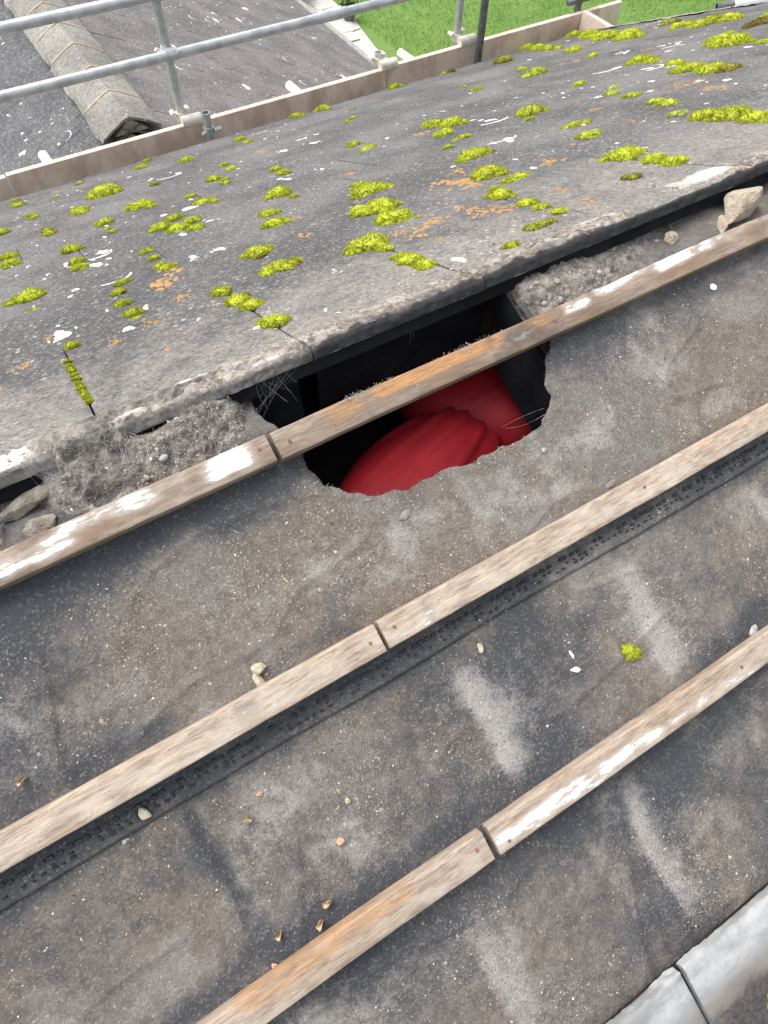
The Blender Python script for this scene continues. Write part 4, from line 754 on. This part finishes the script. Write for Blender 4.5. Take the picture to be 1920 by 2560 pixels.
for i, lobes in enumerate(MOSS):
    r0_ = max(l[2] for l in lobes); hk = .50 if lobes[0][1] > 1.2 else .42
    if i in (73, 64, 63): hk = .45
    if i == 76: hk = .8; lobes = [[a_, b_, c_ * .78] for a_, b_, c_ in lobes]; lobes = [l for a_, b_ in zip(lobes[1:], lobes[2:] + [lobes[-1]]) for l in (a_, [(a_[0] + b_[0]) / 2, (a_[1] + b_[1]) / 2, a_[2] * .8])] + [lobes[0]]
    me, cx, cs = moss_mesh(lobes, 500 + i, DRY.get(i, [.0]), .9 if i in (52, 27) else (.25 if i in (30, 48, 49, 50, 51, 56, 21) else 0), hk)
    tag(link('moss_clump', me, None, None, MF @ Matrix.Translation((cx, cs, 0))), 'tiny moss tuft alone on the grey tiled slope' if i in TINY else LAB[i], 'moss', 'tiny moss tufts on the tiles' if i in TINY else 'moss clumps on the tiles')
me, cx, cs = moss_mesh([(.584, -.698, .010), (.592, -.705, .008)], 700, [.15], 0, .7, .6, surf=lambda s: -.006)
tag(link('moss_clump', me, None, None, MN @ Matrix.Translation((cx, cs, 0))), 'small fallen moss tuft alone on the felt between lower battens', 'moss', 'moss clumps on the tiles')
me, cx, cs = moss_mesh([(.50, -1.262, .012), (.515, -1.25, .010), (.485, -1.285, .009)], 701, [.3], 0, .5, .5, surf=lambda s: .034)
tag(link('moss_clump', me, None, None, MN @ Matrix.Translation((cx, cs, 0))), 'dark moss on the laid tile in the bottom right corner', 'moss', 'moss clumps on the tiles')

# ------------------------------------------------------------------ lichen crusts on the tiles
def blob(mb, x, s, rx, rs, seed, up=.0008, nfun=tile_n):
    r_ = random.Random(seed); n = 14; ph = r_.uniform(0, 6); n0 = nfun(s); ring = []
    for k in range(n):
        t = 2 * math.pi * k / n; q = 1 + .28 * math.sin(2 * t + ph) + .18 * math.sin(3 * t + ph * 2) + r_.uniform(-.18, .18); ring.append((x + rx * q * math.cos(t), s + rs * q * math.sin(t)))
    mb.add([(x, s, n0 + up * 1.4)] + [(a * .75 + x * .25, b * .75 + s * .25, n0 + up * 1.25) for a, b in ring] + [(a, b, n0 - .001) for a, b in ring], [(0, 1 + k, 1 + (k + 1) % n) for k in range(n)] + [(1 + k, 1 + n + k, 1 + n + (k + 1) % n, 1 + (k + 1) % n) for k in range(n)])
def arc(mb, x, s, r, seed, span=1.15, up=.0008, nfun=tile_n):
    r_ = random.Random(seed); n = 26; c = -math.pi / 2 + r_.uniform(-.3, .5); n0 = nfun(s); In, Out = [], []
    for k in range(n):
        t = c + span * (2 * k / (n - 1) - 1); w = r * (.03 + .11 * math.sin(math.pi * k / (n - 1)) ** .6) * r_.uniform(.65, 1.25); In.append((x + (r - w) * math.cos(t), s + (r - w) * math.sin(t))); Out.append((x + (r + w * .6) * math.cos(t), s + (r + w * .6) * math.sin(t)))
    V = [(a, b, n0 - .0005) for a, b in In] + [((a + c_) / 2, (b + d) / 2, n0 + up * 1.5) for (a, b), (c_, d) in zip(In, Out)] + [(a, b, n0 - .0005) for a, b in Out]
    mb.add(V, [(k, k + 1, n + k + 1, n + k) for k in range(n - 1)] + [(n + k, n + k + 1, 2 * n + k + 1, 2 * n + k) for k in range(n - 1)])
for i, (x, s, r) in enumerate(WHITE):
    mb = MB()
    if r > .028: arc(mb, x, s + r * .6, r, i, span=random.uniform(.8, 1.3))
    else: blob(mb, x, s, r * .8, r * 1.3, i)
    for j in range(random.randint(2, 6)): q = random.uniform(.1, .3) * r; blob(mb, x + random.gauss(0, r), s + random.gauss(0, r * 1.6), q, q * 1.5, i * 20 + j)
    o = mb.build('lichen_patch', M['white'], house, True); o.matrix_local = MF; o['kind'] = 'stuff'
for i, (x, s, r) in enumerate(ORANGE):
    mb = MB(); cl = [(x + random.gauss(0, .45) * r, s + random.gauss(0, .6) * r, r * random.uniform(.2, .45)) for _ in range(4)]
    for j in range(int(10 + r * 420)):
        cx, cs, cr = random.choice(cl); q = random.uniform(.04, .15) * r + .001; blob(mb, cx + random.gauss(0, cr), max(.012, cs + random.gauss(0, cr * 1.3)), q, q * 1.6, 3000 + i * 90 + j, .0005)
    o = mb.build('lichen_patch', M['orange'], house, True); o.matrix_local = MF; o['kind'] = 'stuff'
mb = MB()
for j in range(900):
    x, s = random.uniform(-.3, 4.4), 3.9 * random.random() ** 1.2 + .02; q = abs(random.gauss(0, .0045)) + .0018
    if float(vn(np.array(x * 2.2), np.array(s * 1.7), 0, 88)) > random.uniform(.25, .8): blob(mb, x, s, q, q * random.uniform(1, 1.8), 9000 + j, .0014)
o = mb.build('lichen_specks', M['white'], house, True); o.matrix_local = MF; o['kind'] = 'stuff'

# ------------------------------------------------------------------ cobwebs
def strands(name, pairs, r, label, seed):
    r_ = random.Random(seed); mb = MB()
    for p, q in pairs:
        p, q = Vector(p), Vector(q); mid = (p + q) / 2 + Vector((r_.gauss(0, .004), r_.gauss(0, .004), -abs(r_.gauss(0, .006)))); prev = p
        for k in range(1, 6):
            t = k / 5; c = p * (1 - t) ** 2 + mid * 2 * t * (1 - t) + q * t * t; mb.tube(prev, c, r * r_.uniform(.5, 1.3), 3, False); prev = c
    return tag(mb.build(name, M['web']), label, 'cobweb')
def NP(x, s, n): return MN @ Vector((x, -s, n))
def on_heap(x, s): return float(rub_n(np.array([x]), np.array([s]), -1)[0]) + .0015
rw = random.Random(44); pr = []
for _ in range(420):
    x, s = rw.uniform(-.13, .17), rw.uniform(.012, .10); a = rw.uniform(0, 6.283); L = rw.uniform(.008, .03); x2, s2 = x + L * math.cos(a), min(.108, max(.008, s + L * math.sin(a))); pr.append((NP(x, s, on_heap(x, s) + .002), NP(x2, s2, on_heap(x2, s2) + .003)))
strands('cobweb', pr, .00016, 'matted grey web and fibres lying over the crumbled mortar left of the hole', 5)
r2 = random.Random(12)
strands('cobweb', [(NP(-.115 + r2.gauss(0, .012) + .05 * t, .018, .020 - .004 * t), NP(-.105 + r2.uniform(-.015, .05) , .06 + .03 * r2.random(), -.006)) for t in [r2.random() for _ in range(150)]] + [(NP(-.12 + r2.uniform(0, .08), .02 + .06 * r2.random(), .012), NP(-.12 + r2.uniform(0, .08), .03 + .06 * r2.random(), -.004)) for _ in range(120)], .00009, 'grey cobweb sheet strung under the tile edge left of the hole', 1)
strands('cobweb', [(NP(.16 + r2.uniform(0, .18), .018, .018 - .01 * r2.random()), NP(.14 + r2.uniform(0, .16), .03 + .05 * r2.random(), -.015)) for _ in range(26)] + [(NP(.33 + r2.gauss(0, .006), .012, .026), NP(.325 + r2.gauss(0, .008), .03, -.01 - .02 * r2.random())) for _ in range(20)], .00010, 'torn cobweb hanging from the tile edge at the left of the hole', 2)
strands('cobweb', [(NP(.52, .016, .016), NP(.518, .05, -.06)), (NP(.522, .016, .016), NP(.52, .05, -.05)), (NP(.655, .275, -.005), NP(.605, .262, -.06)), (NP(.66, .265, -.005), NP(.60, .258, -.06)), (NP(.98, .016, .02), NP(.975, .05, -.02))], .00018, 'single cobweb threads hanging in and beside the hole', 3)
n0 = 330; x = np.concatenate([rng.normal(.40, .02, 90), rng.normal(.56, .04, 140), rng.normal(.345, .012, 100)]); s = BS[0] - .0225 + rng.normal(0, .002, n0)
scatter(n0, x, -s, .026 + rng.uniform(-.002, .003, n0), np.exp(rng.normal(-7.5, .4, n0)), np.clip(rng.uniform(.2, .5, (n0, 1)) * np.array([[1, .97, .93]]), 0, 1), MN, 'dust_fluff', 'pale dust fluff along the upper edge of the top batten over the hole')

# ------------------------------------------------------------------ red bag in the loft
bag = tag(empty('red_bag', (.53, -.16, -.5)), 'crumpled red fabric bag lying in the dark loft under the hole', 'bag')
def cushion(name, c, rad, rz, seed, crease=0, tilt=0.0):
    nu, nv = 96, 56; T, Pv = np.meshgrid(np.linspace(0, 2 * math.pi, nu, endpoint=False), np.linspace(-math.pi / 2, math.pi / 2, nv), indexing='ij')
    sg = lambda v, e: np.sign(v) * np.abs(v) ** e
    X = sg(np.cos(T), .85) * sg(np.cos(Pv), .8); Y = sg(np.sin(T), .85) * sg(np.cos(Pv), .8); Z = np.sin(Pv)
    sm = lambda u, v: np.sin(u * 2.1 + 1.3 * np.sin(v * 1.7 + seed)) * np.sin(v * 2.3 + 1.1 * np.sin(u * 1.4 - seed))
    d = 1 + .05 * sm(X * 1.3 + seed, Y * 1.3)
    t = X * .55 - Y * 1.0 + .25 * np.sin(X * 2.2 + seed)                       # broad soft folds running to one gathered end
    for c0, w0, k0 in ((-.75, .07, .030), (-.38, .05, .040), (-.02, .06, .028), (.42, .05, .035), (.8, .06, .025)):
        d = d + k0 * np.exp(-((t - c0 * (1.1 - .5 * X)) / w0) ** 2) * sst(X, -.7, .5) - k0 * .7 * np.exp(-((t - c0 * (1.1 - .5 * X) - w0 * 1.6) / w0) ** 2) * sst(X, -.7, .5)
    V = np.stack([X * d * rad[0], Y * d * rad[1], Z * d * rad[2]], -1).reshape(-1, 3)
    a = np.arange(nu)[:, None] * nv + np.arange(nv - 1)[None]; b = ((np.arange(nu) + 1) % nu)[:, None] * nv + np.arange(nv - 1)[None]
    me = npmesh(name, V, np.stack([a, b, b + 1, a + 1], -1).reshape(-1, 4), M['red'])
    return link(name, me, None, bag, Matrix.Translation(Vector(c) - bag.location) @ Matrix.Rotation(rz, 4, 'Z') @ Matrix.Rotation(tilt, 4, 'Y'))
cushion('bulge', (.475, -.150, -.375), (.235, .14, .125), R(20), 3, tilt=R(5))
cushion('fold', (.80, -.03, -.40), (.25, .17, .12), R(-38), 8, tilt=R(2))

# ------------------------------------------------------------------ scaffold
sca = tag(empty('scaffold', (2, 3.8, GZ)), 'scaffold guard rails and plywood toe boards along the far eaves', 'scaffold'); SL = Matrix.Translation(-sca.location)
TR = .0275
def sp(mb, name, mat, label=None, smooth=True, bevel=0):
    o = mb.build(name, mat, sca, smooth, bevel); o.matrix_local = SL
    if label: o['label'] = label
    return o
def tubepart(name, p, q, mat='steel', label=None):
    mb = MB(); mb.pipe(p, q, TR, .005, 24); return sp(mb, name, M[mat], label)
def board(x0_, x1_, y0_, y1_, z0_, z1_, label):
    mb = MB(); mb.box((x0_, y0_, z0_), (x1_, y1_, z1_)); sp(mb, 'toe_board', M['board'], label, False, .004)
board(-1.6, .105, 3.722, 3.762, -1.872, -1.616, 'toe board at the left edge'); board(.112, 2.795, 3.718, 3.758, -1.862, -1.608, 'long toe board left of centre'); board(2.80, 5.05, 3.722, 3.762, -1.855, -1.600, 'toe board in front of the lawn')
board(4.60, 4.642, 2.2, 3.70, -1.83, -1.575, 'return toe board along the gable')
for x, y, z0_, z1_, m, lab in ((1.278, 3.822, GZ, .35, 'steel', 'pale upright left'), (3.475, 3.822, GZ, .35, 'steel', 'pale upright in front of the lawn'), (3.575, 3.665, GZ, .35, 'steel_d', 'dark upright inside the toe board'), (1.392, 3.668, GZ, -1.535, 'steel', 'short stub of upright'), (2.785, 3.822, GZ, -1.535, 'steel', 'short stub behind the toe board'), (4.66, 3.822, GZ, -.9, 'steel_d', 'upright at the corner')):
    tubepart('upright', (x, y, z0_), (x, y, z1_), m, lab)
for z, lab, x1_ in ((-1.215, 'lower guard rail', 4.9), (-.905, 'upper guard rail', 4.9)):
    tubepart('guard_rail', (-2.2, 3.768, z), (2.36, 3.768, z), 'steel', lab); mb = MB(); mb.tube((2.30, 3.768, z), (2.50, 3.768, z), TR + .004, 24); sp(mb, 'sleeve', M['steel']); tubepart('guard_rail', (2.44, 3.768, z), (x1_, 3.768, z), 'steel', lab)
def coupler(x, y, z, ax, mat='coupler'):
    mb = MB(); mb.tube((x, y, z - .03), (x, y, z + .03), TR + .008, 16); a = Vector((1, 0, 0)) if ax == 'x' else Vector((0, 1, 0)); c = Vector((x, y - .045, z)) if ax == 'x' else Vector((x + .045, y, z))
    mb.tube(c - a * .032, c + a * .032, TR + .008, 16); mb.box((x - .045, y - .05, z - .018), (x + .03, y + .01, z + .018)); mb.tube((x - .05, y - .05, z), (x - .05, y + .04, z), .009, 8); mb.tube((x - .05, y + .02, z), (x - .05, y + .045, z), .016, 6); mb.tube((x + .05, y - .07, z + .01), (x + .05, y + .02, z + .01), .008, 8); mb.tube((x + .05, y - .085, z + .01), (x + .05, y - .062, z + .01), .015, 6)
    sp(mb, 'coupler', M[mat])
for x in (1.278, 3.475):
    coupler(x, 3.822, -1.215, 'x', 'steel'); coupler(x, 3.822, -.905, 'x', 'steel')
def board_clip(x, y, z):
    mb = MB(); mb.tube((x, y, z - .02), (x, y, z + .03), TR + .010, 16); mb.tube((x - .03, y - .075, z + .0), (x + .10, y - .082, z + .002), .037, 14); mb.tube((x - .055, y - .02, z + .03), (x - .055, y + .03, z + .03), .016, 6); mb.tube((x + .045, y - .02, z + .035), (x + .045, y + .03, z + .035), .016, 6)
    sp(mb, 'coupler', M['coupler'])
board_clip(1.278, 3.822, -1.600); board_clip(3.475, 3.822, -1.580); board_clip(2.785, 3.822, -1.595)
mb = MB(); mb.tube((1.392, 3.668, -1.665), (1.392, 3.668, -1.625), TR + .008, 14); mb.tube((1.34, 3.66, -1.66), (1.37, 3.65, -1.64), .012, 6); mb.tube((1.42, 3.645, -1.645), (1.47, 3.645, -1.645), .016, 6); sp(mb, 'coupler', M['steel'])
mb = MB(); mb.tube((4.66, 3.822, -1.56), (4.66, 3.822, -1.50), TR + .01, 14); mb.box((4.50, 3.77, -1.55), (4.72, 3.80, -1.52)); sp(mb, 'coupler', M['steel_d'])
for x, z in ((2.145, -1.676), (.383, -1.688), (3.083, -1.664)):
    tubepart('transom', (x, 1.5, z - .35), (x, 3.70, z - .35), 'steel'); mb = MB(); mb.tube((x + .005, 3.785, z + .0), (x - .005, 3.985, z + .0), TR + .004, 20); sp(mb, 'end_cap', M['cap'])
tubepart('transom', (4.60, 2.52, -1.16), (4.70, 2.46, -1.14), 'steel_d'); mb = MB(); mb.tube((4.69, 2.465, -1.142), (4.90, 2.34, -1.10), TR + .006, 20); sp(mb, 'end_cap', M['cap'])

# ------------------------------------------------------------------ neighbouring house
NX, NZ, NY0, NY1, NP_, RUN = 1.27, -2.40, 5.42, 14.7, R(25), 5.24
nh = tag(empty('neighbour_house', (NX, NY0, GZ)), 'lower neighbouring house roof with lichen-spotted tiles beyond the scaffold', 'house'); NLm = Matrix.Translation(-nh.location)
c_, s_ = math.cos(NP_), math.sin(NP_)
MR = Matrix(((0, c_, s_, NX), (-1, 0, 0, 0), (0, -s_, c_, NZ - .03), (0, 0, 0, 1)))       # local (a, s, n): right slope
ML = Matrix(((0, -c_, -s_, NX), (1, 0, 0, 0), (0, -s_, c_, NZ - .03), (0, 0, 0, 1)))
def slab2(mat, seed): return slab('roof_tile', .365, .085, G, .009, mat, seed, .002, 5)
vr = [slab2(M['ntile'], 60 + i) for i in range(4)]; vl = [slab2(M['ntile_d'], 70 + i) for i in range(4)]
VIS_R = [(0,10),(0,11),(0,12),(0,13),(1,14),(2,15),(3,16),(3,16),(4,18),(5,18),(6,20),(6,20),(7,22),(8,22),(9,23)]; VIS_L = [(0,11),(0,11),(0,8),(0,6),(0,3)]
for k in range(15):
    for a in range(VIS_R[k][0], VIS_R[k][1] + 1):
        y = NY0 + .19 + (a + (.5 if k % 2 else 0)) * .365
        link('roof_tile', random.choice(vr), None, nh, NLm @ MR @ Matrix.Translation((-y, k * G, random.uniform(-.002, .002))) @ Matrix.Rotation(random.gauss(0, .004), 4, 'Y'))
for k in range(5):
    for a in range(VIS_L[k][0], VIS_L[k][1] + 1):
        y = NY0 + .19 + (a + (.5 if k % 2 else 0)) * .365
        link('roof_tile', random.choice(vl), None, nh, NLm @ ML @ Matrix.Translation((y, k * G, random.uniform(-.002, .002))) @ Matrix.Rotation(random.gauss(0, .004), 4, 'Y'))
mb = MB()
for sg, Mx in ((1, MR), (-1, ML)):
    a0, a1 = (-NY1, -NY0 - .1) if sg > 0 else (NY0 + .1, NY1)
    mb.add([Mx @ Vector(v) for v in ((a0, 0, -.03), (a1, 0, -.03), (a1, RUN / c_ - .05, -.03), (a0, RUN / c_ - .05, -.03))], [(0, 1, 2, 3)])
mb.build('roof_deck', M['ntile'], nh).matrix_local = NLm
ze = NZ - RUN * math.tan(NP_)
mb = MB(); pts = [(NX - RUN + .3, ze), (NX, NZ - .12), (NX + RUN - .3, ze), (NX + RUN - .3, GZ), (NX - RUN + .3, GZ)]
mb.add([(x, NY0 + .12, z) for x, z in pts] + [(x, NY1 - .2, z) for x, z in pts], [(0, 1, 2, 3, 4), (9, 8, 7, 6, 5)] + [(i, (i + 1) % 5, (i + 1) % 5 + 5, i + 5) for i in (2, 3, 4)]); mb.build('wall', M['brick'], nh).matrix_local = NLm
mb = MB(); mb.tube((NX + RUN + .03, NY0 + .1, ze - .05), (NX + RUN + .03, NY1, ze - .05), .055, 12); mb.build('gutter', M['verge'], nh, True).matrix_local = NLm
# ridge tiles with ochre mortar joints
def ridge_mesh():
    n = 9; V = []; hw, th = .255, .022; ny = 12
    for j in range(ny):
        y = .5 * j / (ny - 1)
        for lay in (0, 1):
            for i in range(n):
                u = 2 * i / (n - 1) - 1; x = u * hw; z = .085 - .125 * (abs(u) ** 1.25) - lay * th; V.append((x + random.gauss(0, .0015), y, z + random.gauss(0, .0015)))
    F = []; m = 2 * n
    for j in range(ny - 1):
        for i in range(n - 1):
            a = j * m + i; F.append((a, a + 1, a + m + 1, a + m)); b = a + n; F.append((b, b + m, b + m + 1, b + 1))
        for i in (0, n - 1): a = j * m + i; F.append((a, a + m, a + m + n, a + n) if i == 0 else (a, a + n, a + m + n, a + m))
    for j in (0, ny - 1):
        for i in range(n - 1): a = j * m + i; F.append((a, a + n, a + n + 1, a + 1))
    me = mesh('ridge_tile', V, F, M['nridge']); bm = bmesh.new(); bm.from_mesh(me); bmesh.ops.recalc_face_normals(bm, faces=bm.faces[:]); bm.to_mesh(me); bm.free(); return me
rm = ridge_mesh()
for k in range(11):
    y = NY0 + k * .505; link('ridge_tile', rm, None, nh, NLm @ Matrix.Translation((NX, y, NZ)))
    mb = MB(); V = []
    for yy in (y - .012, y + .010):
        for i in range(9):
            u = 2 * i / 8 - 1; V.append((NX + u * .256, yy + random.gauss(0, .003), NZ + .085 - .125 * abs(u) ** 1.25 + .006))
        for i in range(9):
            u = 2 * i / 8 - 1; V.append((NX + u * .256, yy, NZ + .085 - .125 * abs(u) ** 1.25 - .02))
    if k: mb.add(V, [(i, i + 1, i + 19, i + 18) for i in range(8)] + [(i, i + 9, i + 10, i + 1) for i in range(8)] + [(i + 18, i + 19, i + 28, i + 27) for i in range(8)]); mb.build('mortar_joint', M['njoint'], nh).matrix_local = NLm
mb = MB(); mb.add([(NX - .15, NY0 + .02, NZ - .06), (NX, NY0 + .02, NZ + .06), (NX + .15, NY0 + .02, NZ - .06), (NX - .15, NY0 + .4, NZ - .06), (NX, NY0 + .4, NZ + .06), (NX + .15, NY0 + .4, NZ - .06)], [(0, 1, 2), (0, 3, 4, 1), (1, 4, 5, 2)]); mb.build('mortar_fill', M['oldm'], nh).matrix_local = NLm
for sg in (-1, 1):          # pale bedding mortar along the foot of the ridge tiles
    ys = np.linspace(NY0 + .01, NY0 + 5.6, 260); us = np.linspace(0, .05, 5); Y, U = np.meshgrid(ys, us, indexing='ij'); jj = (fbm(Y * 7, 0 * Y, 0, 90 + sg, 4) - .5) * .05
    X = NX + sg * (.235 + U + jj * (U > .03)); Z = NZ - .055 - U * math.tan(NP_) + .018 - .022 * sst(U, .02, .05) + .01 * (fbm(Y * 40, U * 40, 0, 95) - .5); F = gridF(260, 5)
    link('bedding_mortar', npmesh('bedding_mortar', np.stack([X, Y, Z], -1).reshape(-1, 3), F if sg < 0 else F[:, ::-1], M['nridge']), None, nh, NLm)
# white lichen rings on the neighbour's tiles
n_n = lambda s: -STEP / 2 + STEP * ((s % G) / G) + .001
rl = random.Random(21)
for i in range(46):
    right = i < 32; mb = MB(); a = rl.uniform(5.6, 10.2); s = rl.uniform(.3, 5.4) if right else rl.uniform(.3, 1.7); a = a + (.62 * s if right else 0) - .5; r = rl.uniform(.03, .085)
    if rl.random() < .6: arc(mb, -a if right else a, s, r, i + 70, rl.uniform(.9, 2.4), .004, n_n)
    else: blob(mb, -a if right else a, s, r * .8, r * .8, i + 70, .004, n_n)
    for j in range(7): q = rl.uniform(.006, .016); blob(mb, (-a if right else a) + rl.gauss(0, .25), s + rl.gauss(0, .25) if s > .9 else s + abs(rl.gauss(0, .2)), q, q * 1.2, i * 30 + j, .003, n_n)
    o = mb.build('lichen_patch', M['white'], nh, True); o.matrix_local = NLm @ (MR if right else ML); o['kind'] = 'stuff'

# ------------------------------------------------------------------ garden
pot = tag(empty('plant_pot', (9.35, 16.0, GZ + .03)), 'dark grey plant pot standing on the pale paving by the lawn', 'plant pot')
mb = MB(); n = 24; prof = [(.13, 0), (.17, .26), (.185, .26), (.185, .30), (.165, .30), (.155, .24)]
V = [(r * math.cos(2 * math.pi * k / n), r * math.sin(2 * math.pi * k / n), z) for r, z in prof for k in range(n)]
mb.add(V, [(i * n + k, i * n + (k + 1) % n, (i + 1) * n + (k + 1) % n, (i + 1) * n + k) for i in range(len(prof) - 1) for k in range(n)]); mb.build('pot', M['pot'], pot, True)
mb = MB(); mb.tube((0, 0, .2), (0, 0, .25), .156, 20); mb.build('soil', M['soil'], pot)
def leaves(name, parent, n, fn, size, mat):
    V = np.zeros((n, 4, 3))
    for i in range(n):
        p = np.array(fn()); d = rng.normal(size=3); d[2] = abs(d[2]) * .6; d /= np.linalg.norm(d); u = np.cross(d, rng.normal(size=3)); u /= np.linalg.norm(u); L = size * rng.uniform(.6, 1.3)
        V[i] = [p, p + d * L * .5 + u * L * .25, p + d * L, p + d * L * .5 - u * L * .25]
    return link(name, npmesh(name, V.reshape(-1, 3), np.arange(n * 4).reshape(-1, 4), mat, False), None, parent)
leaves('foliage', pot, 160, lambda: (rng.normal(0, .09), rng.normal(0, .09), .27 + rng.random() * .16), .09, M['leafg'])
for loc, lab in (((8.55, 17.6, GZ), 'green garden shrub at the corner of the neighbouring roof'), ((9.0, 18.3, GZ), 'green garden shrub behind the plant pot')):
    sh = tag(empty('shrub', loc), lab, 'shrub', 'garden shrubs')
    mb = MB()
    for k in range(7): a = k * .9; mb.tube((0, 0, 0), (.3 * math.cos(a), .3 * math.sin(a), .5), .015, 6, True, .006)
    mb.build('stem', M['rafter'], sh)
    def ball():
        d = rng.normal(size=3); d /= np.linalg.norm(d); d *= rng.uniform(.6, 1.05); return (d[0] * .42, d[1] * .42, .5 + d[2] * .38)
    leaves('foliage', sh, 1500, ball, .09, M['leafg'])
